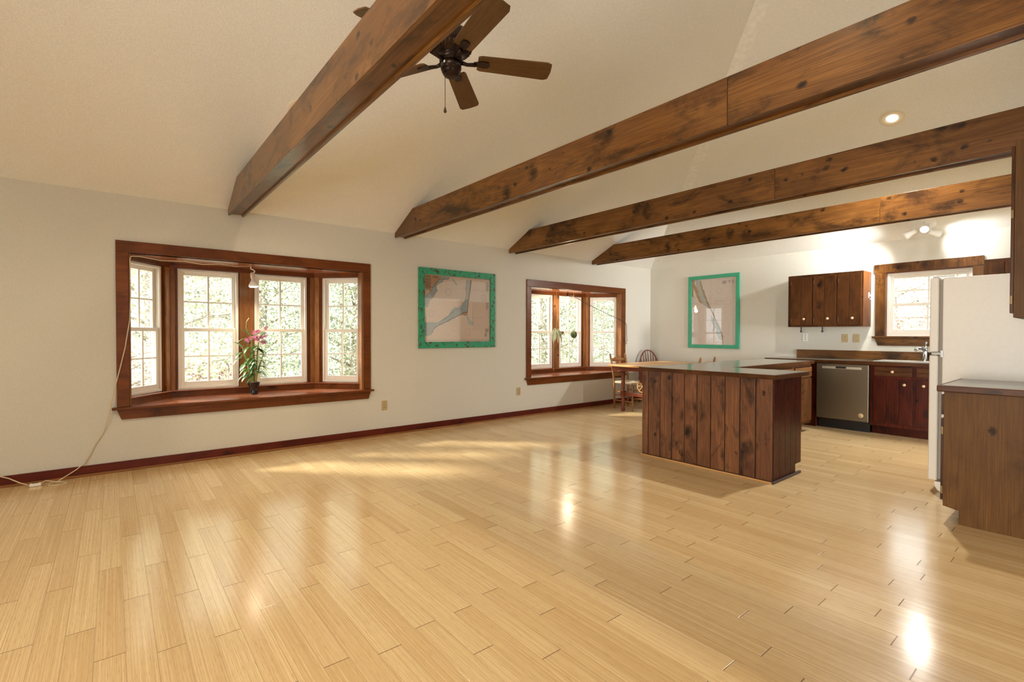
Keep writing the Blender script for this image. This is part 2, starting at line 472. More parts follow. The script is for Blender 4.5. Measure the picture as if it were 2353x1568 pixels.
BAYS = [0.0, 4.88]           # offsets of the two bays along the left wall
OP0, OP1, OZ0, OZ1 = 0.115, 2.32, 0.585, 1.99
w = MB()
T = 0.065
ys = [YR]
for o in BAYS: ys += [o + OP0, o + OP1]
ys.append(YB + T)
for i in range(0, len(ys), 2): w.box(-D - T, -D, ys[i], ys[i + 1], 0, WH)
for o in BAYS:
    w.box(-D - T, -D, o + OP0, o + OP1, 0, OZ0 - 0.02); w.box(-D - T, -D, o + OP0, o + OP1, OZ1, WH)
struct(w.build('wall_left', M_WALL), 'long off-white textured wall with the two bay windows', 'wall')
KX0, KX1, KZ0, KZ1 = -1.97, -1.08, 1.235, 2.09
w = MB()
w.box(-D, KX0, YB, YB + 0.16, 0, WH); w.box(KX1, XR, YB, YB + 0.16, 0, WH)
w.box(KX0, KX1, YB, YB + 0.16, 0, KZ0); w.box(KX0, KX1, YB, YB + 0.16, KZ1, WH)
struct(w.build('wall_back', M_WALL), 'off-white kitchen end wall behind sink and cabinets', 'wall')
w = MB().prism([(YR, 0), (YR, WH), (YB, WH), (YB, 0)], 0, XR, XR + 0.1)
w = MB()
for a, b_ in ((YR, 0.2), (1.5, 4.5), (6.3, YB)): w.box(XR, XR + 0.1, a, b_, 0, WH)
w.box(XR, XR + 0.1, 0.2, 1.5, 2.1, WH); w.box(XR, XR + 0.1, 0.2, 1.5, 0, 0.8); w.box(XR, XR + 0.1, 4.5, 6.3, 0, 0.45); w.box(XR, XR + 0.1, 4.5, 6.3, 2.45, WH)  # openings made up to admit sky and side fill light
struct(w.build('wall_right', M_WALL), 'off-white wall facing the bay windows', 'wall')
w = MB()
for a, b_ in ((-D, -1.7), (0.7, XR)): w.box(a, b_, YR - 0.1, YR, 0, WH)
w.box(-1.7, 0.7, YR - 0.1, YR, 2.15, WH)  # opening below is made up for the rear fill light
w.prism([(-D, WH), (XR, WH), (XRID, ZRID)], 1, YR - 0.1, YR)
struct(w.build('wall_rear', M_WALL), 'off-white gable wall behind the viewer', 'wall')
w = MB().box(-0.08, 0.05, 4.30, 5.95, 0, BZ).box(-0.08, 0.05, 7.35, YB, 0, BZ).box(-0.08, 0.05, 5.95, 7.35, 2.2, BZ)  # doorway gap added so side fill light reaches the kitchen
struct(w.build('wall_kitchen', M_WALL), 'partition wall behind refrigerator and near cabinets', 'wall')
w = MB().box(0.05, XR, 4.22, 4.30, 0, 2.9)  # added out of view to block side fill light from the main room
struct(w.build('wall_light_block', M_WALL), 'unseen added wall keeping the side fill light off the left wall', 'wall')
w = MB().box(0.05, XR, 4.31, YB, 2.452, 2.49)  # added out of view so side fill light cannot spill over the partition
struct(w.build('ceiling_light_block', M_CEIL), 'unseen added flat ceiling keeping the side fill light out of the vault', 'ceiling')
# ceiling: two long slopes and a hip slope over the kitchen
c = MB(); th = 0.08
def slab(c, pts):
    n = len(pts); c.add([p for p in pts] + [(p[0], p[1], p[2] + th) for p in pts],
        [list(range(n)), list(range(n, 2 * n))[::-1]] + [(i, (i + 1) % n, n + (i + 1) % n, n + i) for i in range(n)])
slab(c, [(-D, YR, WH), (-D, YB, WH), (XRID, YHIP, ZRID), (XRID, YR, ZRID)])
slab(c, [(XR, YR, WH), (XR, YB, WH), (XRID, YHIP, ZRID), (XRID, YR, ZRID)])
slab(c, [(-D, YB, WH), (XR, YB, WH), (XRID, YHIP, ZRID)])
ceil = struct(c.build('ceiling', M_CEIL), 'cream textured vaulted ceiling with a hip over the kitchen', 'ceiling')
# taped seam beside the hip line
hd = Vector((1, -1, SL)).normalized()
P0 = Vector((-D, YB, WH)); k = Vector((1, 0, 0))
off = (k - hd * k.dot(hd)); off = Vector((off.x, off.y, 0)); 
a0 = P0 + hd * 0.25; a1 = P0 + hd * 7.3
def onback(p): return Vector((p.x, p.y, WH + SL * (YB - p.y) - 0.0015))
q = MB(); nn = Vector((1, 1, 0)).normalized() * 0.115
pts = [onback(a0), onback(a1), onback(a1 + nn), onback(a0 + nn)]
slabpts = pts
q.add([tuple(p) for p in pts] + [(p.x, p.y, p.z + 0.004) for p in pts], [(0, 1, 2, 3), (7, 6, 5, 4), (0, 4, 5, 1), (1, 5, 6, 2), (2, 6, 7, 3), (3, 7, 4, 0)])
q.build('seam_strip', M_SEAM, ceil)
# baseboards
b = MB().box(-D, -D + 0.016, YR, YB, 0.018, 0.092).build('baseboard_left', W_base(1), bevel=0.003)
struct(b, 'dark red-stained pine baseboard under the bay windows', 'baseboard')
MB().box(-D, -D + 0.03, YR, YB, 0.0, 0.02).build('shoe_moulding', W_jamb(1), b, bevel=0.004)
b = MB().box(-D + 0.03, -3.06, YB - 0.016, YB, 0.0, 0.092).build('baseboard_back', W_trim(0), bevel=0.003)
struct(b, 'stained pine baseboard behind the dining table', 'baseboard')

# ------------------------------------------------------------------ windows
def norm2(a): 
    L = math.hypot(*a); return (a[0] / L, a[1] / L)
def sash(P, t, n, s0, s1, d0, d1, z0, z1, stile, top, bot, root, grid=True):
    """one sash: frame, glass, muntins"""
    m = MB()
    m.fbox(P, t, n, s0, s0 + stile, d0, d1, z0, z1); m.fbox(P, t, n, s1 - stile, s1, d0, d1, z0, z1)
    m.fbox(P, t, n, s0 + stile, s1 - stile, d0, d1, z1 - top, z1); m.fbox(P, t, n, s0 + stile, s1 - stile, d0, d1, z0, z0 + bot)
    o = m.build('sash', M_VINYL, root, bevel=0.004)
    dm = (d0 + d1) / 2
    MB().fbox(P, t, n, s0 + stile, s1 - stile, dm - 0.002, dm + 0.002, z0 + bot, z1 - top).build('glass_pane', M_GLASS, o)
    g = MB(); sm = (s0 + s1) / 2; zm = (z0 + bot + z1 - top) / 2
    g.fbox(P, t, n, sm - 0.009, sm + 0.009, dm - 0.008, dm + 0.008, z0 + bot, z1 - top)
    g.fbox(P, t, n, s0 + stile, sm - 0.009, dm - 0.008, dm + 0.008, zm - 0.007, zm + 0.007)
    g.fbox(P, t, n, sm + 0.009, s1 - stile, dm - 0.008, dm + 0.008, zm - 0.007, zm + 0.007)
    g.build('muntin', M_VINYL, o)
    return o
def unit(P, t, n, s0, s1, z0, z1, root, fw=0.026):
    m = MB()
    m.fbox(P, t, n, s0, s0 + fw, 0.03, 0.12, z0, z1); m.fbox(P, t, n, s1 - fw, s1, 0.03, 0.12, z0, z1)
    m.fbox(P, t, n, s0 + fw, s1 - fw, 0.03, 0.12, z1 - fw, z1); m.fbox(P, t, n, s0 + fw, s1 - fw, 0.03, 0.12, z0, z0 + fw)
    m.build('window_frame', M_VINYL, root, bevel=0.004)
    zm = z0 + (z1 - z0) * 0.485
    a, b_ = s0 + fw, s1 - fw
    sash(P, t, n, a, b_, 0.075, 0.105, zm - 0.005, z1 - fw, 0.036, 0.036, 0.034, root)
    sash(P, t, n, a, b_, 0.042, 0.073, z0 + fw, zm + 0.03, 0.036, 0.036, 0.05, root)

def bay(idx, oy, label):
    root = thing('window_%d' % idx, (-D, oy + 1.2, OZ0), label, 'window', kind='structure')
    y = lambda v: v + oy
    # casing
    m = MB()
    m.box(-D, -D + 0.02, y(0.023), y(2.413), OZ1, 2.094)
    m.box(-D, -D + 0.02, y(0.023), y(OP0), OZ0, OZ1 - 0.001); m.box(-D, -D + 0.02, y(OP1), y(2.413), OZ0, OZ1 - 0.001)
    m.build('casing', W_trim(1 if False else 1, idx), root, bevel=0.003)
    MB().box(-D - 0.0, -D + 0.045, y(-0.012), y(2.447), OZ0 - 0.024, OZ0 - 0.001).build('stool', W_trim(1, idx + 5), root, bevel=0.005)
    MB().prism([(y(0.023), OZ0 - 0.024), (y(2.413), OZ0 - 0.024), (y(2.385), 0.472), (y(0.055), 0.472)], 0, -D, -D + 0.02).build('apron', W_trim(1, idx + 8), root, bevel=0.003)
    A = (-5.75, y(0.10)); B = (-6.20, y(0.465)); C = (-6.20, y(1.92)); E_ = (-5.75, y(2.335))
    # seat and head boards, several planks wide
    m = MB()
    m.prism([(-D + 0.0, y(OP0)), (-5.80, y(OP0)), (-6.22, y(0.465)), (-6.22, y(1.92)), (-5.80, y(OP1)), (-D, y(OP1))], 2, OZ0 - 0.024, OZ0)
    m.build('seat_board', W_seat(1, idx), root)
    m = MB()
    m.prism([(-D, y(OP0)), (-5.80, y(OP0)), (-6.26, y(0.42)), (-6.26, y(1.96)), (-5.80, y(OP1)), (-D, y(OP1))], 2, OZ1, OZ1 + 0.024)
    m.build('head_board', W_seat(1, idx + 1), root)
    # reveal boards where the bay meets the wall
    m = MB()
    m.box(-5.80, -D + 0.001, y(OP0 + 0.001), y(OP0 + 0.014), OZ0, OZ1); m.box(-5.80, -D + 0.001, y(OP1 - 0.014), y(OP1 - 0.001), OZ0, OZ1)
    m.build('side_jamb', W_jamb(2, idx), root, bevel=0.002)
    segs = [(A, B), (B, C), (C, E_)]
    hdr = MB(); post = MB(); ups = MB(); led = MB(); shell = MB()
    for cx_, cy_ in ((-6.235, y(0.452)), (-6.235, y(1.938))): post.lathe([(0.03, 0.66), (0.03, 1.942)], (cx_, cy_, 0), seg=10)
    for k_, (p, q_) in enumerate(segs):
        t = norm2((q_[0] - p[0], q_[1] - p[1])); L = math.hypot(q_[0] - p[0], q_[1] - p[1])
        n = (-t[1], t[0])
        if n[0] > 0: n = (-n[0], -n[1])
        hdr.fbox(p, t, n, 0, L, 0.0, 0.14, 1.942, OZ1)
        ups.fbox(p, t, n, 0, L, -0.012, 0.14, OZ0, 0.648)
        led.fbox(p, t, n, 0, L, -0.026, 0.10, 0.648, 0.660)
        if k_ == 1:
            us = [(0.065, 0.635), (0.795, 1.375)]
            post.fbox(p, t, n, 0.0, 0.040, 0.0, 0.14, 0.66, 1.942)
            post.fbox(p, t, n, 0.645, 0.785, 0.010, 0.14, 0.66, 1.942)
            post.fbox(p, t, n, L - 0.045, L, 0.0, 0.14, 0.66, 1.942)
            shell.fbox(p, t, n, 0.040, 0.062, 0.022, 0.13, 0.66, 1.942); shell.fbox(p, t, n, 0.637, 0.643, 0.02, 0.13, 0.66, 1.942)
            shell.fbox(p, t, n, 0.787, 0.793, 0.02, 0.13, 0.66, 1.942); shell.fbox(p, t, n, 1.378, L - 0.045, 0.022, 0.13, 0.66, 1.942)
        elif k_ == 0:
            us = [(0.03, L - 0.085)]
            post.fbox(p, t, n, L - 0.058, L, 0.0, 0.14, 0.66, 1.942); post.fbox(p, t, n, -0.02, 0.025, 0.0, 0.14, 0.66, 1.942)
            shell.fbox(p, t, n, L - 0.082, L - 0.058, 0.022, 0.13, 0.66, 1.942)
        else:
            us = [(0.085, L - 0.03)]
            post.fbox(p, t, n, 0.0, 0.058, 0.0, 0.14, 0.66, 1.942); post.fbox(p, t, n, L - 0.025, L + 0.02, 0.0, 0.14, 0.66, 1.942)
            shell.fbox(p, t, n, 0.058, 0.082, 0.022, 0.13, 0.66, 1.942)
        for a, b_ in us: unit(p, t, n, a, b_, 0.664, 1.938, root)
    hdr.build('header_board', W_trim(1, idx + 20), root); post.build('mullion_post', W_jamb(2, idx + 3), root, bevel=0.003)
    shell.build('sash_stop', W_trim(2, idx + 25), root)
    ups.build('lower_board', W_trim(1, idx + 30), root); led.build('ledge', W_seat(1, idx + 7), root, bevel=0.003)
    return root
bay(1, BAYS[0], 'larger looking near bay window with orchid on its pine seat')
bay(2, BAYS[1], 'far bay window beside the dining table')
# kitchen window
kw = thing('window_3', ((KX0 + KX1) / 2, YB, KZ0), 'single double-hung window over the kitchen sink', 'window', kind='structure')
m = MB()
m.box(-2.084, -0.996, YB - 0.02, YB, 2.09, 2.205)
m.box(-2.07, -1.955, YB - 0.018, YB, 1.235, 2.089); m.box(-1.095, -0.996, YB - 0.018, YB, 1.235, 2.089)
m.build('casing', W_beam(2, 4), kw, bevel=0.003)
MB().box(-2.10, -0.975, YB - 0.045, YB, 1.21, 1.234).build('stool', W_beam(0, 5), kw, bevel=0.005)
MB().prism([(-2.075, 1.21), (-1.0, 1.21), (-1.04, 1.108), (-2.035, 1.108)], 1, YB - 0.02, YB).build('apron', W_beam(0, 6), kw, bevel=0.003)
m = MB(); m.box(KX0, KX0 + 0.018, YB, YB + 0.15, KZ0, KZ1); m.box(KX1 - 0.018, KX1, YB, YB + 0.15, KZ0, KZ1)
m.box(KX0, KX1, YB, YB + 0.15, KZ1 - 0.012, KZ1)
m.build('side_jamb', W_trim(2, 7), kw)
unit((KX0 + 0.018, YB + 0.01), (1, 0), (0, 1), 0.0, KX1 - KX0 - 0.036, KZ0, KZ1 - 0.012, kw, fw=0.035)

# ------------------------------------------------------------------ beams
def beam(i, y, label, splices, dz=0.0, dh=0.0):
    z0, z1 = BZ + dz, BZ + BH + dz + dh
    root = thing('ceiling_beam', (-D, y, z0), label, 'beam', 'boxed pine beams across the room')
    def prof(z0, z1, xa, xb):
        def left(x): return None
        xl = -D + (z1 - WH) / SL; xr = XR - (z1 - WH) / SL
        pts = []
        zc = min(max(WH, z0), z1)
        pts.append((xa, z0)); pts.append((xb, z0))
        if xb > xr: pts += [(xb, WH), (xr, z1)]
        else: pts.append((xb, z1))
        if xa < xl: pts += [(xl, z1), (xa, WH)]
        else: pts.append((xa, z1))
        return pts
    xs = [-D] + splices + [XR]
    for a, b_ in zip(xs[:-1], xs[1:]):
        MB().prism(prof(z0, z1, a, b_ - (0.002 if b_ < XR else 0)), 1, y, y + 0.02).build('front_board', W_beam(0, i * 7 + round(a, 1)), root, bevel=0.0025)
    MB().prism(prof(z0, z1, -D, XR), 1, y + 0.125, y + 0.145).build('back_board', W_beam(0, i * 5 + 1), root, bevel=0.0025)
    xs = [-D] + [s_ + 1.1 for s_ in splices[:1]] + [XR]
    for a, b_ in zip(xs[:-1], xs[1:]):
        MB().box(a, b_, y + 0.02, y + 0.125, z0 + 0.018, z0 + 0.036).build('bottom_board', W_beam(0, i * 3 + 2 + round(a, 1)), root)
    return root
beam(0, 0.912, 'nearest dark pine ceiling beam, running up in front of the ceiling fan', [])
beam(1, 2.737, 'second dark pine ceiling beam, just behind the ceiling fan', [-1.415])
beam(2, 4.562, 'third dark pine ceiling beam, between round recessed light and kitchen spotlight', [-1.92])
beam(3, 6.387, 'farthest dark pine ceiling beam, above the peninsula and dining table', [-1.606])

# ------------------------------------------------------------------ ceiling fan
fx, fy, fz = -2.592, 1.622, 2.918
fan = thing('ceiling_fan', (fx, fy, fz), 'dark bronze ceiling fan with five brown wooden blades', 'ceiling fan')
zc = WH + SL * (D + fx)
MB().lathe([(0.012, 0.20), (0.012, zc - fz - 0.05)], (fx, fy, fz)).build('downrod', M_BRONZE, fan)
MB().lathe([(0.02, -0.12), (0.05, -0.11), (0.065, -0.07), (0.07, -0.02), (0.07, 0.03)], (fx, fy, zc)).build('canopy', M_BRONZE, fan)
MB().lathe([(0.0, 0.24), (0.035, 0.24), (0.05, 0.21), (0.09, 0.19), (0.125, 0.165), (0.135, 0.14), (0.135, 0.10), (0.13, 0.085), (0.095, 0.055), (0.075, 0.045), (0.07, 0.03), (0.07, 0.0), (0, 0)], (fx, fy, fz), seg=36).build('motor_housing', M_BRONZE, fan)
mv = MB()
for k_ in range(30):
    a = 2 * PI * k_ / 30; c_, s_ = math.cos(a), math.sin(a)
    mv.tube([(fx + 0.098 * c_, fy + 0.098 * s_, fz + 0.055), (fx + 0.127 * c_, fy + 0.127 * s_, fz + 0.081)], 0.0035, 5)
mv.build('vent_ribs', plain('bronze_ribs', (0.10, 0.055, 0.04), 0.35, 0.6), fan)
MB().lathe([(0.0, 0.0), (0.062, 0.0), (0.064, -0.035), (0.060, -0.05), (0.056, -0.052), (0.056, -0.06), (0.045, -0.08), (0.03, -0.088), (0, -0.09)], (fx, fy, fz), seg=30).build('switch_housing', M_BRONZE, fan)
MB().box(fx + 0.02, fx + 0.032, fy - 0.0655, fy - 0.061, fz - 0.03, fz - 0.018).build('reverse_switch', M_WHITE, fan)
for k_ in range(5):
    a = math.radians(-9 + 72 * k_)
    u = Vector((math.cos(a), math.sin(a), 0)); v = Vector((-math.sin(a), math.cos(a), 0)); ptc = math.radians(-13)
    vp = v * math.cos(ptc) + Vector((0, 0, 1)) * math.sin(ptc); up = u.cross(vp)
    o_ = Vector((fx, fy, fz + 0.012))
    prof = [(0.165, -0.052), (0.185, -0.060), (0.600, -0.072), (0.628, -0.060), (0.635, 0.0), (0.628, 0.060), (0.600, 0.072), (0.185, 0.060), (0.165, 0.052)]
    vs = [o_ + u * r_ + vp * w_ for r_, w_ in prof] + [o_ + u * r_ + vp * w_ + up * 0.007 for r_, w_ in prof]
    n = len(prof)
    bl = MB().add(vs, [list(range(n)), list(range(n, 2 * n))] + [(i, (i + 1) % n, n + (i + 1) % n, n + i) for i in range(n)])
    ob = bl.build('blade', W_blade(0), fan)
    # lay the grain along the blade
    me = ob.data; ob.rotation_euler = (0, 0, a); ob.location = (0, 0, 0)
    inv = Matrix.Rotation(-a, 4, 'Z')
    me.transform(inv)
    br = MB().tube([o_ + u * 0.055 + Vector((0, 0, -0.004)), o_ + u * 0.10 + Vector((0, 0, -0.014)), o_ + u * 0.155 + Vector((0, 0, -0.008))], [0.014, 0.011, 0.013], 8)
    pp = [(0.14, -0.014), (0.20, -0.026), (0.232, -0.022), (0.240, 0.0), (0.232, 0.022), (0.20, 0.026), (0.14, 0.014)]
    vs = [o_ + u * r_ + vp * w_ - up * 0.001 for r_, w_ in pp] + [o_ + u * r_ + vp * w_ - up * 0.007 for r_, w_ in pp]
    n = len(pp); br.add(vs, [list(range(n)), list(range(n, 2 * n))] + [(i, (i + 1) % n, n + (i + 1) % n, n + i) for i in range(n)])
    br.build('blade_bracket', M_BRONZE, fan)
pc = MB().tube([(fx - 0.02, fy - 0.03, fz - 0.08), (fx - 0.02, fy - 0.03, fz - 0.275)], 0.0022, 6).build('pull_chain', M_BRASS, fan)
MB().lathe([(0.0, 0.03), (0.004, 0.025), (0.009, 0.006), (0.010, 0.0), (0.006, -0.007), (0, -0.009)], (fx - 0.02, fy - 0.03, fz - 0.30)).build('chain_pull', plain('dark_pull', (0.05, 0.02, 0.012), 0.4), pc)

# ------------------------------------------------------------------ ceiling lights
def lamp(kind, name, loc, parent, energy, col, size=0.03, d=(0, 0, -1), spot=None, blend=0.5):
    l = bpy.data.lights.new(name, kind); l.energy = energy; l.color = col; l.shadow_soft_size = size
    if kind == 'SPOT': l.spot_size = spot; l.spot_blend = blend
    o = bpy.data.objects.new(name, l); COL.objects.link(o)
    o.parent = parent; o.location = Vector(loc) - ROOT[parent.name]
    o.rotation_euler = Vector(d).to_track_quat('-Z', 'Y').to_euler()
    return o
M_BULB = plain('led_face', (0.9, 0.85, 0.75), 0.4, emit=(1.0, 0.86, 0.62), es=3.2)
def recessed(x, y, nrm, label, r=0.10, lens=True, energy=60, col=(1.0, 0.82, 0.56)):
    nrm = Vector(nrm).normalized()
    z = WH + SL * ((x + D) if nrm.x > 0.01 else (YB - y))
    p = Vector((x, y, z)) + nrm * 0.001
    root = thing('recessed_light', p, label, 'ceiling light', 'round recessed ceiling lights')
    MB().lathe([(r * 0.60, 0.001), (r * 0.62, 0.006), (r * 0.95, 0.007), (r, 0.003), (r, -0.002)], p, nrm, 32).build('trim_ring', plain('light_trim', (0.80, 0.72, 0.58), 0.4), root)
    MB().lathe([(r * 0.60, 0.004), (r * 0.58, -0.015), (r * 0.5, -0.03)], p, nrm, 32).build('gimbal_ring', plain('gimbal', (0.55, 0.46, 0.33), 0.35), root)
    MB().lathe([(0.0, 0.012), (r * 0.30, 0.011), (r * 0.45, 0.004), (r * 0.47, -0.01)], p, nrm, 32).build('bulb', M_BULB, root)
    lamp('SPOT', 'light_beam', p + nrm * 0.03, root, energy, col, 0.05, (0, 0, -1), 2.4, 0.9)
    return root
recessed(-1.443, 6.104, (0, -SL, -1), 'lit round recessed light between the second and third beams, right side', 0.105, energy=230, col=(1.0, 0.96, 0.88))
recessed(-4.3457, 1.236, (SL, 0, -1), 'round recessed light half hidden by the nearest beam', 0.105, energy=60)

for x_, y_, n_, lab in ((-3.0, -1.6, (SL, 0, -1), 'unseen round recessed light added for warm fill on the window side slope behind the viewer'), (-1.6, 0.2, (SL, 0, -1), 'unseen round recessed light added for warm fill near the ridge above the viewer')):
    recessed(x_, y_, n_, lab, 0.105, energy=130)  # out-of-view lamps added to warm the room by floor bounce
tk = thing('spotlight_fixture', (-1.535, 7.80, 2.64), 'round white ceiling fixture with three lit spot heads above the sink', 'ceiling light')
nz = Vector((0, -SL, -1)).normalized()
cc = Vector((-1.535, 7.80, WH + SL * (YB - 7.80)))
MB().lathe([(0, 0.03), (0.12, 0.028), (0.138, 0.015), (0.14, -0.002)], cc, nz, 36).build('canopy', M_WHITE, tk)
M_SPOT = plain('spot_face', (0.95, 0.95, 0.92), 0.4, emit=(1.0, 0.96, 0.88), es=5)
for k_, (off_, d_) in enumerate((((-0.075, -0.09, -0.12), (-0.93, -0.04, -0.50)), ((0.055, -0.10, -0.07), (0.10, -0.95, -0.62)), ((0.115, -0.02, -0.14), (0.80, 0.55, -0.30)))):
    d_ = Vector(d_).normalized(); b0 = cc + Vector(off_)
    h_ = MB().lathe([(0.0, -0.05), (0.022, -0.05), (0.028, -0.03), (0.030, 0.0), (0.045, 0.05), (0.047, 0.075), (0.043, 0.078), (0.040, 0.062)], b0, d_, 24)
    h_.tube([b0 - d_ * 0.02, cc + Vector((off_[0] * 0.7, off_[1] * 0.7, 0.0))], 0.010, 8)
    hh = h_.build('spot_head', M_WHITE, tk)
    MB().lathe([(0.0, 0.078), (0.025, 0.076), (0.040, 0.066)], b0, d_, 24).build('bulb', M_SPOT, hh)
    lamp('SPOT', 'spot_beam', b0 + d_ * 0.09, tk, (150, 24, 20)[k_], (1.0, 0.98, 0.94), 0.09, d_, 1.9, 0.6)

# ------------------------------------------------------------------ charts on the walls
M_PAPER = plain('chart_paper', (0.60, 0.47, 0.37), 0.6, var=0.03)
M_PAPER2 = plain('chart_paper_light', (0.66, 0.58, 0.52), 0.6)
M_LAND = plain('chart_land', (0.40, 0.24, 0.12), 0.6)
M_LAND2 = plain('chart_land_olive', (0.38, 0.30, 0.15), 0.6, var=0.25)
M_WATER = plain('chart_water', (0.27, 0.31, 0.31), 0.6, var=0.08)
M_WATER2 = plain('chart_water_pale', (0.42, 0.44, 0.42), 0.6)
M_INK = plain('chart_ink', (0.12, 0.08, 0.07), 0.6)
M_INK2 = plain('chart_faint_ink', (0.27, 0.17, 0.15), 0.6)
def chart_glass():
    m = bpy.data.materials.new('picture_glass'); m.use_nodes = True; nt = m.node_tree; nt.nodes.clear()
    o = N(nt, 'ShaderNodeOutputMaterial'); mx = N(nt, 'ShaderNodeMixShader')
    t = N(nt, 'ShaderNodeBsdfTransparent'); g = N(nt, 'ShaderNodeBsdfGlossy'); g.inputs['Roughness'].default_value = 0.02
    lw = N(nt, 'ShaderNodeLayerWeight'); lw.inputs[0].default_value = 0.5
    fac = mth(nt, 'MULTIPLY_ADD', mth(nt, 'POWER', lw.outputs['Facing'], 4.5), 0.9, 0.035)
    nt.links.new(fac, mx.inputs[0]); nt.links.new(t.outputs[0], mx.inputs[1]); nt.links.new(g.outputs[0], mx.inputs[2])
    nt.links.new(mx.outputs[0], o.inputs[0]); return m
M_PGLASS = chart_glass()
def picture(origin, tdir, ndir, wdt, hgt, fw, label, name, layers, mats, fmat):
    """origin = lower left corner on the wall; tdir along, ndir into the room"""
    O = Vector(origin); t = Vector(tdir); n = Vector(ndir); Z = Vector((0, 0, 1))
    root = thing('framed_chart', O + t * wdt / 2 + Z * hgt / 2, label, 'picture')
    def bx(m, a0, a1, b0, b1, c0, c1):
        vs = [O + t * a + Z * b_ + n * c_ for c_ in (c0, c1) for b_ in (b0, b1) for a in (a0, a1)]
        m.add(vs, [(0, 2, 3, 1), (4, 5, 7, 6), (0, 1, 5, 4), (2, 6, 7, 3), (0, 4, 6, 2), (1, 3, 7, 5)])
    m = MB()
    for pts in ([(0, 0), (wdt, 0), (wdt - fw, fw), (fw, fw)], [(0, hgt), (wdt, hgt), (wdt - fw, hgt - fw), (fw, hgt - fw)],
                [(0, 0), (fw, fw), (fw, hgt - fw), (0, hgt)], [(wdt, 0), (wdt - fw, fw), (wdt - fw, hgt - fw), (wdt, hgt)]):
        vs = [O + t * (a + 0.0) + Z * b_ + n * c_ for c_ in (0.002, 0.032) for a, b_ in pts]
        m.add(vs, [(0, 1, 2, 3), (7, 6, 5, 4), (0, 4, 5, 1), (1, 5, 6, 2), (2, 6, 7, 3), (3, 7, 4, 0)])
    m.build('frame', fmat, root, bevel=0.003)
    iw, ih = wdt - 2 * fw, hgt - 2 * fw
    m = MB(); m.mat(0); bx(m, fw, fw + iw, fw, fw + ih, 0.004, 0.010)
    pt = lambda s_, t_, c_: O + t * (fw + s_ * iw) + Z * (fw + (1 - t_) * ih) + n * c_
    lev = 0.0102
    for mi, kind, data in layers:
        m.mat(mi); lev += 0.00012
        if kind == 'poly':
            vs = [pt(s_, t_, lev) for s_, t_ in data]; m.add(vs, [list(range(len(vs)))])
        elif kind == 'line':
            pts, wd = data
            for (a, b_), (c_, d_) in zip(pts[:-1], pts[1:]):
                dx, dy = (c_ - a) * iw, (d_ - b_) * ih; L = math.hypot(dx, dy) or 1e-6
                ox, oy = -dy / L * wd / 2 / iw, dx / L * wd / 2 / ih
                m.add([pt(a + ox, b_ + oy, lev), pt(c_ + ox, d_ + oy, lev), pt(c_ - ox, d_ - oy, lev), pt(a - ox, b_ - oy, lev)], [(0, 1, 2, 3)])
        elif kind == 'ring':
            s_, t_, r_, wd = data; k2 = 28
            for i in range(k2):
                a, b_ = 2 * PI * i / k2, 2 * PI * (i + 1) / k2
                q = lambda an, rr: pt(s_ + rr / iw * math.cos(an), t_ + rr / ih * math.sin(an), lev)
                m.add([q(a, r_ - wd), q(b_, r_ - wd), q(b_, r_), q(a, r_)], [(0, 1, 2, 3)])
        elif kind == 'bars':
            s0, t0, s1, t1, rows = data
            for i in range(rows):
                tt = t0 + (t1 - t0) * i / rows; hh = (t1 - t0) / rows * 0.45
                e = s1 - (s1 - s0) * random.random() * 0.3
                m.add([pt(s0, tt, lev), pt(e, tt, lev), pt(e, tt + hh, lev), pt(s0, tt + hh, lev)], [(0, 1, 2, 3)])
        elif kind == 'rect':
            s0, t0, s1, t1 = data
            m.add([pt(s0, t0, lev), pt(s1, t0, lev), pt(s1, t1, lev), pt(s0, t1, lev)], [(0, 1, 2, 3)])
    # scattered soundings
    m.mat(len(mats) - 1); lev += 0.0002
    for i in range(170):
        a, b_ = random.uniform(0.03, 0.95), random.uniform(0.03, 0.96); l_ = random.uniform(0.004, 0.012)
        m.add([pt(a, b_, lev), pt(a + l_, b_, lev), pt(a + l_, b_ + 0.004, lev), pt(a, b_ + 0.004, lev)], [(0, 1, 2, 3)])
    m.build('chart', mats, root)
    g = MB(); bx(g, fw, fw + iw, fw, fw + ih, 0.013, 0.015); g.build('glass', M_PGLASS, root)
    return root
def jag(pts, amp, n=4, closed=True):
    out = []; m_ = len(pts); rg = random.Random(len(pts))
    for i in range(m_ if closed else m_ - 1):
        a, b_ = pts[i], pts[(i + 1) % m_]
        for k2 in range(n):
            f = k2 / n; out.append((min(max(a[0] + (b_[0] - a[0]) * f + rg.uniform(-amp, amp), 0.002), 0.998), min(max(a[1] + (b_[1] - a[1]) * f + rg.uniform(-amp, amp), 0.002), 0.998)))
    if not closed: out.append(pts[-1])
    return out
land1 = [(0.002, 0.002), (0.227, 0.01), (0.24, 0.042), (0.2, 0.084), (0.164, 0.121), (0.129, 0.144), (0.12, 0.179), (0.102, 0.241), (0.076, 0.277), (0.049, 0.278), (0.018, 0.313), (0.009, 0.348), (0.002, 0.348)]
water1 = [(0.227, 0.01), (0.28, 0.006), (0.369, 0.013), (0.36, 0.053), (0.28, 0.066), (0.262, 0.102), (0.209, 0.131), (0.173, 0.168), (0.191, 0.237), (0.164, 0.273), (0.147, 0.308), (0.129, 0.344), (0.084, 0.38), (0.049, 0.494), (0.009, 0.477), (0.004, 0.366), (0.018, 0.313), (0.049, 0.278), (0.076, 0.277), (0.102, 0.241), (0.12, 0.179), (0.129, 0.144), (0.164, 0.121), (0.2, 0.084), (0.24, 0.042)]
water1b = [(0.378, 0.016), (0.422, 0.023), (0.449, 0.074), (0.476, 0.117), (0.471, 0.144), (0.431, 0.093), (0.396, 0.06)]
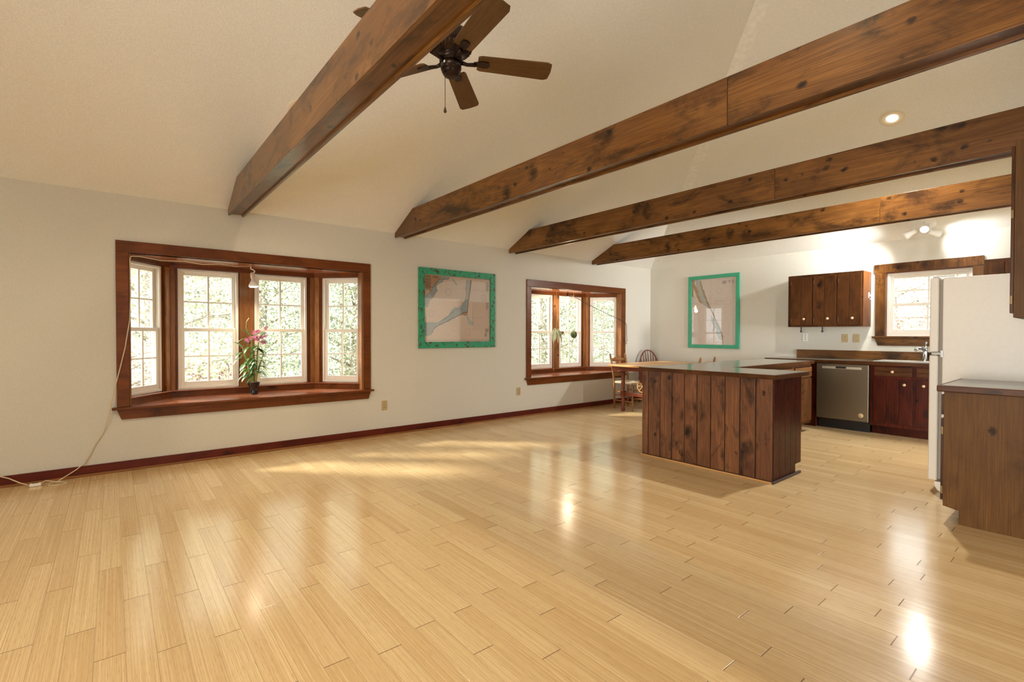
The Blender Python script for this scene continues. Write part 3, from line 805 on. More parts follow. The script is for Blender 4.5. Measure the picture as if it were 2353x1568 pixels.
water2 = [(0.609, 0.029), (0.689, 0.029), (0.689, 0.106), (0.667, 0.251), (0.658, 0.369), (0.644, 0.433), (0.636, 0.541), (0.582, 0.547), (0.538, 0.579), (0.458, 0.616), (0.404, 0.661), (0.333, 0.698), (0.253, 0.734), (0.191, 0.769), (0.138, 0.813), (0.102, 0.891), (0.049, 0.917), (0.009, 0.908), (0.004, 0.71), (0.129, 0.709), (0.209, 0.708), (0.262, 0.655), (0.351, 0.596), (0.387, 0.529), (0.431, 0.47), (0.511, 0.464), (0.547, 0.418), (0.591, 0.362), (0.609, 0.308), (0.622, 0.253), (0.6, 0.182), (0.613, 0.101)]
water3 = [(0.622, 0.541), (0.64, 0.559), (0.662, 0.64), (0.733, 0.702), (0.747, 0.747), (0.689, 0.748), (0.649, 0.721), (0.627, 0.667), (0.613, 0.605)]
land2 = [(0.636, 0.541), (0.631, 0.586), (0.591, 0.596), (0.538, 0.579), (0.564, 0.552)]
coast = [(0.693, 0.028), (0.689, 0.106), (0.667, 0.251), (0.653, 0.369), (0.64, 0.451), (0.636, 0.541), (0.582, 0.547), (0.529, 0.584), (0.458, 0.621), (0.369, 0.662), (0.28, 0.72), (0.2, 0.752), (0.138, 0.804), (0.102, 0.865)]
mats1 = [M_PAPER, M_LAND, M_WATER, M_WATER2, M_INK, M_INK2, M_PAPER2]
lay1 = [(6, 'poly', [(0.17, 0.12), (0.6, 0.04), (0.99, 0.06), (0.99, 0.37), (0.12, 0.37)]),
        (5, 'line', ([(0.01, 0.012), (0.99, 0.012)], 0.003)), (5, 'line', ([(0.01, 0.985), (0.99, 0.985)], 0.004)), (5, 'line', ([(0.01, 0.965), (0.99, 0.965)], 0.002)),
        (1, 'poly', land1), (2, 'poly', jag(water1, 0.006)), (3, 'poly', water1b), (2, 'poly', jag(water2, 0.007)), (3, 'poly', water3),
        (3, 'poly', [(0.61, 0.03), (0.685, 0.03), (0.66, 0.33), (0.6, 0.35), (0.615, 0.25), (0.6, 0.18), (0.613, 0.1)]), (1, 'poly', land2),
        (4, 'line', (jag(coast, 0.004, 4, False), 0.008)), (4, 'line', (jag([(0.26, 0.67), (0.33, 0.62), (0.4, 0.56), (0.47, 0.5), (0.56, 0.49)], 0.006, 4, False), 0.006)),
        (4, 'line', (jag([(0.02, 0.33), (0.08, 0.28), (0.12, 0.19), (0.16, 0.12), (0.24, 0.05), (0.36, 0.05)], 0.01, 4, False), 0.005)),
        (5, 'ring', (0.345, 0.24, 0.048, 0.0016)), (5, 'ring', (0.345, 0.24, 0.037, 0.0012)), (5, 'ring', (0.89, 0.30, 0.045, 0.0016)), (5, 'ring', (0.89, 0.30, 0.034, 0.0012)),
        (5, 'ring', (0.10, 0.58, 0.048, 0.0018)), (5, 'ring', (0.10, 0.58, 0.036, 0.0012)), (5, 'ring', (0.64, 0.85, 0.05, 0.0018)), (5, 'ring', (0.64, 0.85, 0.038, 0.0012)),
        (4, 'rect', (0.03, 0.022, 0.085, 0.045)), (4, 'bars', (0.02, 0.06, 0.1, 0.24, 9)), (4, 'bars', (0.12, 0.015, 0.2, 0.05, 3)),
        (5, 'bars', (0.93, 0.05, 0.985, 0.2, 9)), (5, 'bars', (0.93, 0.38, 0.975, 0.5, 7)), (4, 'bars', (0.92, 0.80, 0.985, 0.86, 4)), (4, 'bars', (0.91, 0.87, 0.95, 0.93, 3)),
        (5, 'line', ([(0.66, 0.62), (0.9, 0.62)], 0.002)), (5, 'line', ([(0.72, 0.5), (0.72, 0.72)], 0.002)), (5, 'line', ([(0.4, 0.83), (0.46, 0.83)], 0.003))]
picture((-D, 3.06, 1.068), (0, 1, 0), (1, 0, 0), 1.228, 1.05, 0.082, 'larger nautical chart in a chipped green wooden frame between the bay windows', 'framed_chart', lay1, mats1, M_GREEN)
land = [(0.001, 0.001), (0.08, 0.005), (0.056, 0.052), (0.11, 0.112), (0.158, 0.171), (0.169, 0.244), (0.241, 0.335), (0.253, 0.376), (0.193, 0.349), (0.146, 0.282), (0.086, 0.199), (0.038, 0.124), (0.001, 0.105)]
land_b = [(0.001, 0.105), (0.038, 0.124), (0.038, 0.261), (0.11, 0.281), (0.001, 0.258)]
water = [(0.086, 0.006), (0.211, 0.014), (0.241, 0.12), (0.313, 0.243), (0.325, 0.339), (0.372, 0.413), (0.42, 0.454), (0.325, 0.418), (0.241, 0.367), (0.181, 0.252), (0.158, 0.171), (0.11, 0.112)]
coast2 = [(0.205, 0.014), (0.247, 0.12), (0.313, 0.235), (0.372, 0.349), (0.444, 0.439), (0.516, 0.544), (0.575, 0.648), (0.647, 0.736), (0.695, 0.822), (0.724, 0.893), (0.736, 0.986), (0.718, 0.986), (0.695, 0.892), (0.653, 0.798), (0.587, 0.711), (0.516, 0.584), (0.444, 0.487), (0.36, 0.388), (0.301, 0.282), (0.229, 0.159), (0.187, 0.045)]
water_b = [(0.444, 0.55), (0.516, 0.599), (0.587, 0.703), (0.671, 0.806), (0.706, 0.924), (0.635, 0.915), (0.575, 0.844), (0.563, 0.742), (0.504, 0.803), (0.516, 0.701), (0.462, 0.668)]
mats2 = [M_PAPER2, M_LAND, M_WATER2, M_LAND2, M_INK, M_INK2]
lay2 = [(1, 'poly', land), (3, 'poly', land_b), (2, 'poly', jag(water, 0.008)), (3, 'poly', jag([(0.09, 0.18), (0.16, 0.2), (0.2, 0.3), (0.26, 0.37), (0.2, 0.36), (0.12, 0.27)], 0.012)),
        (2, 'poly', jag(water_b, 0.01)), (3, 'poly', jag(coast2, 0.008)), (4, 'line', (jag(coast2[:10], 0.008, 4, False), 0.005)),
        (5, 'ring', (0.63, 0.19, 0.05, 0.0015)), (5, 'ring', (0.63, 0.19, 0.036, 0.001)), (4, 'bars', (0.70, 0.055, 0.80, 0.10, 3)), (5, 'bars', (0.83, 0.05, 0.89, 0.08, 2)), (5, 'bars', (0.91, 0.045, 0.96, 0.1, 3)),
        (5, 'line', ([(0.52, 0.345), (0.75, 0.345)], 0.003)), (5, 'line', ([(0.44, 0.03), (0.44, 0.4)], 0.002)), (5, 'line', ([(0.93, 0.08), (0.93, 0.9)], 0.0015)), (5, 'line', ([(0.01, 0.355), (0.17, 0.375)], 0.003))]
picture((-4.865, YB, 1.018), (1, 0, 0), (0, -1, 0), 0.93, 1.268, 0.060, 'tall coastal chart in a clean green frame on the kitchen end wall', 'framed_chart', lay2, mats2, M_GREEN2)

# ------------------------------------------------------------------ outlets
def outlet(P, t, n, label, mat, kind='duplex', w_=0.073, h_=0.117):
    P = Vector(P); t = Vector(t); n = Vector(n); Z = Vector((0, 0, 1))
    root = thing('wall_outlet' if kind != 'switch' else 'light_switch', P, label, 'outlet' if kind != 'switch' else 'light switch')
    def bx(m, a0, a1, b0, b1, c0, c1):
        vs = [P + t * a + Z * b_ + n * c_ for c_ in (c0, c1) for b_ in (b0, b1) for a in (a0, a1)]
        m.add(vs, [(0, 2, 3, 1), (4, 5, 7, 6), (0, 1, 5, 4), (2, 6, 7, 3), (0, 4, 6, 2), (1, 3, 7, 5)])
    m = MB(); bx(m, -w_ / 2, w_ / 2, -h_ / 2, h_ / 2, 0.0005, 0.006); m.build('cover_plate', mat, root, bevel=0.002)
    if kind == 'duplex':
        for z in (0.02, -0.02):
            m = MB(); bx(m, -0.017, 0.017, z - 0.014, z + 0.014, 0.006, 0.008); s_ = m.build('socket', mat, root, bevel=0.001)
            for q in ((-0.008, -0.005, z - 0.004, z + 0.006), (0.005, 0.008, z - 0.004, z + 0.006), (-0.002, 0.002, z - 0.010, z - 0.006)):
                m = MB(); bx(m, *q, 0.008, 0.0088); m.build('slot', M_DARKSLOT, s_)
    elif kind == 'switch':
        m = MB(); bx(m, -0.005, 0.005, -0.004, 0.012, 0.006, 0.018); m.build('toggle', mat, root)
        for z in (0.03, -0.03): m = MB(); bx(m, -0.003, 0.003, z - 0.003, z + 0.003, 0.006, 0.0068); m.build('screw', M_DARKSLOT, root)
    else:
        for z in (0.033, 0.0, -0.033): MB().lathe([(0.006, 0.006), (0.006, 0.0075), (0, 0.0075)], P + Z * z, n, 10).build('socket_hole', M_DARKSLOT, root)
    return root
outlet((-D, 2.594, 0.370), (0, 1, 0), (1, 0, 0), 'almond duplex outlet right below the near bay window corner', M_ALMOND)
outlet((-D, 4.75, 0.388), (0, 1, 0), (1, 0, 0), 'almond outlet low on the wall beside the far bay window', M_ALMOND)
outlet((-2.94, YB, 1.215), (1, 0, 0), (0, -1, 0), 'white wall outlet below the left end of the upper cabinet', M_WHITE, 'holes')
outlet((-2.425, YB, 1.205), (1, 0, 0), (0, -1, 0), 'almond outlet below the upper cabinet, left of the light switch', M_ALMOND)
outlet((-2.285, YB, 1.205), (1, 0, 0), (0, -1, 0), 'almond light switch beside the sink window', M_ALMOND, 'switch')

# ------------------------------------------------------------------ cabinet parts
def knob(p, n, parent, r=0.017):
    return MB().lathe([(0.006, 0.0), (0.006, 0.012), (r * 0.8, 0.016), (r, 0.022), (r * 0.9, 0.028), (r * 0.5, 0.031), (0, 0.032)], p, n, 18).build('knob', M_KNOB, parent)
def hinge(p, parent, n=(0, -1, 0), ax='y'):
    m = MB(); x, y, z = p
    if ax == 'y': m.box(x - 0.003, x + 0.002, y - 0.005, y, z - 0.024, z + 0.024)
    else: m.box(x - 0.014, x - 0.002, y - 0.010, y + 0.004, z - 0.026, z + 0.026)
    return m.build('hinge', M_BRASS, parent, bevel=0.001)
def boards_y(m, x0, x1, y0, y1, z0, z1, n, gap=0.004):
    w_ = (x1 - x0 + gap) / n
    for i in range(n): m.box(x0 + i * w_, x0 + (i + 1) * w_ - gap, y0, y1, z0, z1)
def boards_x(m, x0, x1, y0, y1, z0, z1, n, gap=0.004):
    w_ = (y1 - y0 + gap) / n
    for i in range(n): m.box(x0, x1, y0 + i * w_, y0 + (i + 1) * w_ - gap, z0, z1)

# upper cabinet left of the sink window
uc = thing('upper_cabinet', (-2.59, YB, 1.367), 'dark pine three-door upper cabinet left of the sink window', 'cabinet')
m = MB(); YF = 7.748
m.box(-3.055, -3.035, YF + 0.018, YB, 1.367, 2.112); m.box(-2.14, -2.12, YF + 0.018, YB, 1.367, 2.112)
m.box(-3.035, -2.14, YF + 0.018, YB, 1.367, 1.387); m.box(-3.035, -2.14, YF + 0.018, YB, 2.092, 2.112); m.box(-3.035, -2.14, YB - 0.01, YB, 1.387, 2.092)
m.build('body', W_cab(2, 1), uc, bevel=0.002)
m = MB()
for a, b_ in ((-3.055, -3.015), (-2.742, -2.715), (-2.440, -2.413), (-2.150, -2.12)): m.box(a, b_, YF, YF + 0.018, 1.367, 2.112)
for a, b_ in ((-3.015, -2.742), (-2.715, -2.440), (-2.413, -2.150)):
    m.box(a, b_, YF, YF + 0.018, 1.367, 1.40); m.box(a, b_, YF, YF + 0.018, 2.07, 2.112)
m.build('face_frame', W_cab(2, 2), uc)
for i, (a, b_) in enumerate(((-3.02, -2.737), (-2.720, -2.435), (-2.418, -2.14))):
    d_ = MB(); boards_y(d_, a, b_, YF - 0.016, YF - 0.001, 1.392, 2.078, 2); dd = d_.build('door', W_cab(2, 3 + i), uc, bevel=0.002)
    knob((b_ - 0.095, YF - 0.016, 1.478), (0, -1, 0), dd)
    hinge((a + 0.012, YF - 0.016, 2.0), dd); hinge((a + 0.012, YF - 0.016, 1.46), dd)
# white plastic hook on its side
hk = thing('wall_hook', (-2.12, 7.97, 1.78), 'small white plastic hook on the side of the upper cabinet', 'hook')
MB().box(-2.119, -2.113, 7.945, 7.985, 1.755, 1.83).build('plate', M_WHITE, hk, bevel=0.004)
MB().tube([(-2.113, 7.965, 1.80), (-2.095, 7.965, 1.785), (-2.085, 7.965, 1.755), (-2.092, 7.965, 1.735), (-2.105, 7.965, 1.74)], 0.007, 8).build('prong', M_WHITE, hk)
for x_, lab in ((-2.93, 'left one of two dark metal brackets under the upper cabinet'), (-2.65, 'right one of two dark metal brackets under the upper cabinet')):
    h_ = MB(); h_.box(x_ - 0.008, x_ + 0.008, 7.888, 7.892, 1.30, 1.367); h_.lathe([(0, -0.006), (0.014, -0.006), (0.014, 0.006), (0, 0.006)], (x_, 7.889, 1.30), (0, 1, 0), 14)
    tag(h_.build('towel_bracket', plain('dark_metal', (0.09, 0.09, 0.10), 0.35, 0.8), org=(x_, 7.89, 1.34)), lab, 'bracket', 'brackets under the upper cabinet')
# second upper cabinet right of the window
u2 = thing('upper_cabinet', (-0.5, YB, 1.367), 'dark pine upper cabinet in the corner above the refrigerator', 'cabinet')
m = MB(); m.box(-0.955, -0.084, YF + 0.018, YB, 1.367, 2.115); m.build('body', W_cab(2, 9), u2, bevel=0.002)
m = MB()
for a, b_ in ((-0.955, -0.915), (-0.53, -0.50), (-0.12, -0.084)): m.box(a, b_, YF, YF + 0.018, 1.367, 2.115)
for a, b_ in ((-0.915, -0.53), (-0.50, -0.12)): m.box(a, b_, YF, YF + 0.018, 1.367, 1.40); m.box(a, b_, YF, YF + 0.018, 2.07, 2.115)
m.build('face_frame', W_cab(2, 10), u2)
for i, (a, b_) in enumerate(((-0.92, -0.525), (-0.505, -0.115))):
    d_ = MB(); boards_y(d_, a, b_, YF - 0.016, YF - 0.001, 1.392, 2.075, 3); dd = d_.build('door', W_cab(2, 12 + i), u2, bevel=0.002); knob((b_ - 0.05, YF - 0.016, 1.478), (0, -1, 0), dd)

# base cabinets along the back wall
BF = 7.46
def base_cab(x0, x1, label, doors, seed):
    r_ = thing('base_cabinet', ((x0 + x1) / 2, BF, 0.0), label, 'cabinet')
    m = MB(); m.box(x0, x1, BF + 0.02, YB, 0.11, 0.875); m.box(x0, x1, BF + 0.09, YB, 0.0, 0.11)
    m.build('body', W_red(2, seed), r_)
    m = MB(); prev = x0
    for a, b_ in doors:
        m.box(prev, a, BF, BF + 0.02, 0.11, 0.875); prev = b_
        m.box(a, b_, BF, BF + 0.02, 0.845, 0.875); m.box(a, b_, BF, BF + 0.02, 0.70, 0.745); m.box(a, b_, BF, BF + 0.02, 0.11, 0.16)
    m.box(prev, x1, BF, BF + 0.02, 0.11, 0.875)
    m.build('face_frame', W_red(2, seed + 1), r_)
    for i, (a, b_) in enumerate(doors):
        d_ = MB(); d_.box(a + 0.002, b_ - 0.002, BF - 0.014, BF - 0.001, 0.742, 0.794); d_.box(a + 0.002, b_ - 0.002, BF - 0.014, BF - 0.001, 0.798, 0.852)
        dr = d_.build('drawer', W_cab(0, seed + 2 + i), r_, bevel=0.002); knob(((a + b_) / 2, BF - 0.014, 0.797), (0, -1, 0), dr)
        d_ = MB(); n_ = 3 if b_ - a > 0.36 else 2
        boards_y(d_, a - 0.002, b_ + 0.002, BF - 0.016, BF - 0.001, 0.155, 0.708, n_)
        do = d_.build('door', W_red(2, seed + 4 + i), r_, bevel=0.002); knob(((a + b_) / 2 + (0.12 if i == 0 else -0.12), BF - 0.016, 0.645), (0, -1, 0), do)
    return r_
base_cab(-1.957, -1.07, 'reddish-brown pine sink cabinet right of the dishwasher', [(-1.915, -1.535), (-1.495, -1.11)], 20)
base_cab(-1.068, -0.084, 'dark pine corner base cabinet behind the refrigerator', [(-1.03, -0.64), (-0.60, -0.2)], 30)
fl_ = MB().box(-3.05, -2.575, BF, YB, 0.0, 0.875).build('base_cabinet', W_red(2, 26), org=(-2.81, 7.77, 0), bevel=0.002)
tag(fl_, 'narrow dark reddish end cabinet between the dishwasher and peninsula', 'cabinet')

# dishwasher
dw = thing('dishwasher', (-2.265, BF, 0.0), 'brown-toned stainless dishwasher with pocket handle', 'dishwasher')
m = MB().box(-2.565, -1.968, BF + 0.02, YB - 0.02, 0.11, 0.868); m.build('tub', M_BLACK, dw)
MB().box(-2.563, -1.970, BF - 0.025, BF + 0.018, 0.135, 0.868).build('door', M_STEEL, dw, bevel=0.006)
hb = MB(); yy = BF - 0.025
hb.box(-2.495, -2.335, yy - 0.004, yy, 0.803, 0.833); hb.box(-2.215, -2.045, yy - 0.004, yy, 0.803, 0.833); hb.box(-2.335, -2.215, yy - 0.002, yy, 0.803, 0.809)
hb.build('handle_strip', M_STEELL, dw)
MB().box(-2.335, -2.215, yy - 0.003, yy + 0.001, 0.808, 0.833).build('handle_pocket', M_BLACK, dw)
MB().box(-2.495, -2.415, yy - 0.0012, yy, 0.851, 0.8535).build('brand_mark', M_DARKSLOT, dw)
st_ = MB().lathe([(0, 0.002), (0.026, 0.002), (0.028, 0.0)], (-2.05, yy, 0.215), (0, -1, 0), 24).build('round_sticker', plain('gold_sticker', (0.62, 0.48, 0.25), 0.4), dw)
k_ = MB(); k_.lathe([(0.017, 0.0024), (0.019, 0.0024)], (-2.05, yy, 0.215), (0, -1, 0), 20); k_.box(-2.062, -2.038, yy - 0.0026, yy - 0.0022, 0.208, 0.213); k_.build('sticker_mark', M_INK, st_)
MB().box(-2.56, -1.97, BF + 0.05, BF + 0.07, 0.0, 0.125).build('kick_plate', M_BLACK, dw)

# counter along the back wall, sink cut-out left open
SX0, SX1, SY0, SY1 = -1.93, -1.12, 7.55, 7.93
ct = thing('countertop', (-1.7, YB, 0.878), 'long slate-grey countertop along the kitchen end wall', 'countertop')
m = MB()
m.box(-3.25, SX0, 7.445, YB - 0.002, 0.878, 0.915); m.box(SX1, -0.084, 7.445, YB - 0.002, 0.878, 0.915)
m.box(SX0, SX1, 7.445, SY0, 0.878, 0.915); m.box(SX0, SX1, SY1, YB - 0.002, 0.878, 0.915)
m.build('slab', M_TOP, ct)
MB().box(-3.25, -0.084, 7.425, 7.445, 0.872, 0.915).build('edge_band', W_cab(0, 40), ct, bevel=0.004)
MB().box(-3.05, -0.084, YB - 0.022, YB - 0.001, 0.916, 1.032).build('backsplash', W_beam(0, 33), ct, bevel=0.002)
sk = thing('kitchen_sink', ((SX0 + SX1) / 2, 7.74, 0.915), 'white double-bowl drop-in sink under the window', 'sink')
M_SINK = plain('sink_enamel', (0.72, 0.70, 0.64), 0.2)
m = MB()
rz0, rz1 = 0.916, 0.926
xm = (SX0 + SX1) / 2
m.box(SX0 - 0.02, SX1 + 0.02, SY0 - 0.02, SY0 + 0.02, rz0, rz1); m.box(SX0 - 0.02, SX1 + 0.02, SY1 - 0.07, SY1 + 0.02, rz0, rz1)
m.box(SX0 - 0.02, SX0 + 0.02, SY0 + 0.02, SY1 - 0.07, rz0, rz1); m.box(SX1 - 0.02, SX1 + 0.02, SY0 + 0.02, SY1 - 0.07, rz0, rz1)
m.box(xm - 0.02, xm + 0.02, SY0 + 0.02, SY1 - 0.07, rz0, rz1)
m.build('rim', M_SINK, sk, bevel=0.004)
for a, b_ in ((SX0 + 0.02, xm - 0.02), (xm + 0.02, SX1 - 0.02)):
    m = MB(); y0_, y1_ = SY0 + 0.02, SY1 - 0.07
    for q in ((a, a + 0.004, y0_, y1_, 0.885, 0.916), (b_ - 0.004, b_, y0_, y1_, 0.885, 0.916), (a, b_, y0_, y0_ + 0.004, 0.885, 0.916), (a, b_, y1_ - 0.004, y1_, 0.885, 0.916), (a, b_, y0_, y1_, 0.881, 0.885)): m.box(*q)
    m.build('bowl', M_SINK, sk)
fc = thing('faucet', (-1.50, 7.895, 0.927), 'chrome single-lever faucet behind the sink', 'faucet')
MB().lathe([(0.035, 0.0), (0.03, 0.012), (0.024, 0.02), (0.022, 0.13), (0.026, 0.15), (0.018, 0.165), (0, 0.17)], (-1.50, 7.895, 0.927), seg=20).build('body', M_CHROME, fc)
MB().tube([(-1.50, 7.88, 1.06), (-1.52, 7.82, 1.085), (-1.545, 7.76, 1.085), (-1.56, 7.72, 1.065)], [0.017, 0.016, 0.017, 0.02], 12).build('spout', M_CHROME, fc)
lv = MB(); lv.tube([(-1.50, 7.895, 1.09), (-1.498, 7.91, 1.12), (-1.495, 7.92, 1.145)], [0.012, 0.009, 0.008], 10); lv.ball((-1.495, 7.92, 1.152), 0.013)
lv.build('lever', M_CHROME, fc)

# ------------------------------------------------------------------ peninsula
pn = thing('kitchen_peninsula', (-2.45, 4.28, 0.0), 'L-shaped knotty pine kitchen peninsula with slate-grey top', 'kitchen island')
m = MB()
xs = [-3.11, -3.032, -2.893, -2.757, -2.622, -2.49, -2.353, -2.217, -2.08, -1.944, -1.802]
for a, b_ in zip(xs[:-1], xs[1:]): m.box(a + 0.003, b_ - 0.003, 4.28, 4.296, 0.016, 0.878)
m.build('front_panel', W_isl(2), pn, bevel=0.004)
MB().box(-3.11, -1.804, 4.297, 4.302, 0.0, 0.878).build('panel_backing', M_DARKSLOT, pn)
m = MB(); yss = [4.298, 4.42, 4.53, 4.64, 4.75, 4.868]
for i, (a, b_) in enumerate(zip(yss[:-1], yss[1:])): m.box(-1.818, -1.800, a + 0.001, b_ - 0.001, 0.09 if b_ > 4.8 else 0.0, 0.878)
m.build('side_panel', W_red(2, 3), pn, bevel=0.002)
m = MB(); m.box(-3.108, -1.82, 4.303, 4.85, 0.09, 0.876); m.box(-3.108, -1.82, 4.303, 4.76, 0.0, 0.09)
m.box(-3.108, -2.52, 4.851, 7.06, 0.11, 0.876); m.box(-3.108, -2.59, 4.761, 7.02, 0.0, 0.11)
m.build('carcass', W_red(2, 6), pn)
MB().box(-1.799, -1.782, 4.262, 4.83, 0.0, 0.022).build('side_base_trim', plain('dark_trim', (0.05, 0.03, 0.03), 0.3), pn, bevel=0.004)
MB().box(-3.115, -1.80, 4.262, 4.279, 0.0, 0.014).build('front_base_trim', W_table(0, 3), pn, bevel=0.003)
# the run of drawers and doors facing the cook
m = MB(); divs = [4.90, 5.42, 5.96, 6.50, 7.06]
for i, yv in enumerate(divs): m.box(-2.52, -2.50, yv - 0.02 if i else yv, yv + 0.02 if i < 4 else yv, 0.11, 0.876)
for a, b_ in zip(divs[:-1], divs[1:]):
    a2, b2 = a + 0.02, b_ - 0.02
    m.box(-2.52, -2.50, a2, b2, 0.845, 0.876); m.box(-2.52, -2.50, a2, b2, 0.68, 0.715); m.box(-2.52, -2.50, a2, b2, 0.11, 0.155)
m.build('face_frame', W_cab(2, 50), pn)
for i, (a, b_) in enumerate(zip(divs[:-1], divs[1:])):
    d_ = MB(); d_.box(-2.499, -2.482, a + 0.022, b_ - 0.018, 0.715, 0.775); d_.box(-2.499, -2.482, a + 0.022, b_ - 0.018, 0.779, 0.838)
    dr = d_.build('drawer', W_beam(1, 85), pn, bevel=0.002); knob((-2.482, (a + b_) / 2, 0.777), (1, 0, 0), dr)
    d_ = MB(); boards_x(d_, -2.499, -2.482, a + 0.022, b_ - 0.018, 0.145, 0.69, 4)
    do = d_.build('door', W_cab(2, 80 + i), pn, bevel=0.002); knob((-2.482, a + 0.10, 0.61), (1, 0, 0), do)
m = MB(); m.prism([(-3.115, 4.268), (-1.787, 4.268), (-1.787, 4.945), (-2.487, 4.945), (-2.487, 7.085), (-3.115, 7.085)], 2, 0.879, 0.915)
top_ = m.build('countertop', M_TOP, pn)
m = MB(); m.box(-3.13, -1.77, 4.25, 4.267, 0.877, 0.915); m.box(-1.786, -1.77, 4.268, 4.96, 0.877, 0.915); m.box(-2.486, -1.787, 4.946, 4.96, 0.877, 0.915)
m.box(-2.486, -2.47, 4.961, 7.10, 0.877, 0.915); m.box(-3.13, -2.487, 7.086, 7.10, 0.877, 0.915); m.box(-3.13, -3.116, 4.268, 7.085, 0.877, 0.915)
m.build('edge_band', W_cab(0, 44), top_, bevel=0.003)

# ------------------------------------------------------------------ refrigerator
fr = thing('refrigerator', (-0.5, 5.10, 0.0), 'tall white top-freezer refrigerator seen from its side', 'refrigerator')
MB().box(-0.865, -0.10, 5.10, 5.84, 0.03, 1.705).build('body', M_FRIDGE, fr, bevel=0.008)
MB().box(-0.885, -0.866, 5.112, 5.83, 0.10, 1.69).build('door_gasket', M_GASKET, fr)
MB().box(-0.945, -0.886, 5.10, 5.84, 1.115, 1.712).build('freezer_door', M_FRIDGE, fr, bevel=0.012)
MB().box(-0.945, -0.886, 5.10, 5.84, 0.085, 1.090).build('main_door', M_FRIDGE, fr, bevel=0.012)
m = MB(); m.box(-0.93, -0.86, 5.095, 5.13, 1.095, 1.110); m.box(-0.875, -0.86, 5.092, 5.1, 1.075, 1.13); m.build('middle_hinge', M_CHROME, fr, bevel=0.002)
m = MB(); m.box(-0.93, -0.80, 5.11, 5.15, 1.713, 1.722); m.lathe([(0.014, 0), (0.014, 0.014), (0, 0.016)], (-0.915, 5.13, 1.713), seg=14); m.build('top_hinge', M_WHITE, fr, bevel=0.002)
m = MB(); m.prism([(-0.905, 0.078), (-0.866, 0.078), (-0.866, 0.0), (-0.885, 0.01), (-0.902, 0.04)], 1, 5.11, 5.83); m.build('toe_grille', M_FRIDGE, fr)
for y_ in (5.15, 5.78):
    for x_ in (-0.82, -0.16): MB().lathe([(0.02, 0.0), (0.02, 0.03), (0, 0.03)], (x_, y_, 0.0), seg=12).build('foot', M_BLACK, fr)
hd_ = MB()
for z0_, z1_ in ((1.16, 1.50), (0.68, 1.04)): hd_.tube([(-0.946, 5.78, z0_), (-0.985, 5.78, z0_ + 0.03), (-0.985, 5.78, z1_ - 0.03), (-0.946, 5.78, z1_)], 0.011, 8)
hd_.build('handle', M_WHITE, fr)

# ------------------------------------------------------------------ near base cabinet, its top and the hanging cabinet
nb = thing('base_cabinet', (-0.4, 4.32, 0.0), 'brown knotty pine base cabinet in the right foreground beside the refrigerator', 'cabinet')
m = MB().prism([(-0.72, 0.105), (-0.638, 0.09), (-0.638, 0.0), (-0.082, 0.0), (-0.082, 0.876), (-0.72, 0.876)], 1, 4.32, 4.34)
m.build('side_panel', W_end(2, 1), nb, bevel=0.002)
m = MB(); m.box(-0.72, -0.082, 4.341, 5.08, 0.11, 0.876); m.box(-0.638, -0.082, 4.341, 5.08, 0.0, 0.11); m.build('body', W_cab(2, 61), nb)
dr = MB().box(-0.737, -0.721, 4.34, 4.70, 0.14, 0.69).build('door', W_cab(2, 62), nb, bevel=0.003)
MB().box(-0.737, -0.721, 4.34, 4.70, 0.715, 0.85).build('drawer', W_cab(1, 63), nb, bevel=0.003)
MB().box(-0.737, -0.721, 4.71, 5.07, 0.14, 0.69).build('door', W_cab(2, 64), nb, bevel=0.003)
MB().box(-0.737, -0.721, 4.71, 5.07, 0.715, 0.85).build('drawer', W_cab(1, 65), nb, bevel=0.003)
for z_ in (0.61, 0.21): hinge((-0.72, 4.336, z_), dr, ax='x')
nt_ = thing('countertop', (-0.4, 4.32, 0.878), 'short slate-grey countertop with rounded wooden edge in the right foreground', 'countertop')
MB().box(-0.735, -0.084, 4.315, 5.085, 0.878, 0.915).build('slab', M_TOP, nt_)
m = MB(); m.box(-0.755, -0.084, 4.297, 4.314, 0.872, 0.915); m.box(-0.755, -0.736, 4.315, 5.085, 0.872, 0.915)
m.build('edge_band', W_cab(0, 90), nt_, bevel=0.006)
hc = thing('upper_cabinet', (-0.25, 4.32, 1.36), 'brown pine upper cabinet cut off by the right edge, above the foreground counter', 'cabinet')
MB().box(-0.40, -0.084, 4.32, 5.085, 1.36, BZ - 0.004).build('body', W_end(2, 21), hc, bevel=0.002)
do = MB(); do.box(-0.418, -0.401, 4.335, 4.70, 1.388, 2.42); do = do.build('door', W_cab(2, 71), hc, bevel=0.003)
MB().box(-0.418, -0.401, 4.71, 5.07, 1.388, 2.42).build('door', W_cab(2, 72), hc, bevel=0.003)
for z_ in (2.0, 1.47): hinge((-0.402, 4.334, z_), do, ax='x')

# ------------------------------------------------------------------ dining table and chairs
def turned(m, x, y, z0, z1, r):
    h = z1 - z0
    pr = [(r * .7, 0), (r * .95, .02), (r * .9, .05), (r * .6, .07), (r * .85, .10), (r * .6, .13), (r * .85, .16), (r * .55, .2), (r * .9, .24), (r * .9, .25)]
    pr = [(a, b_ * 0.9 / 1.0) for a, b_ in pr]
    m.lathe([(a, b_ * h / 0.25) for a, b_ in pr], (x, y, z0), seg=16)
tb = thing('dining_table', (-4.68, 6.95, 0.0), 'honey-topped wooden dining table with turned reddish legs', 'table')
m = MB()
pts = [(-5.15, 6.17), (-4.20, 6.17), (-4.16, 6.6), (-4.15, 7.0), (-4.17, 7.4), (-4.24, 7.80), (-4.7, 7.84), (-5.2, 7.80), (-5.24, 7.4), (-5.25, 7.0), (-5.22, 6.6)]
m.prism(pts, 2, 0.745, 0.772); m.build('tabletop', W_table(1), tb, bevel=0.005)
m = MB()
m.box(-5.13, -4.22, 6.25, 6.275, 0.675, 0.744); m.box(-5.13, -4.22, 7.6, 7.625, 0.66, 0.744)
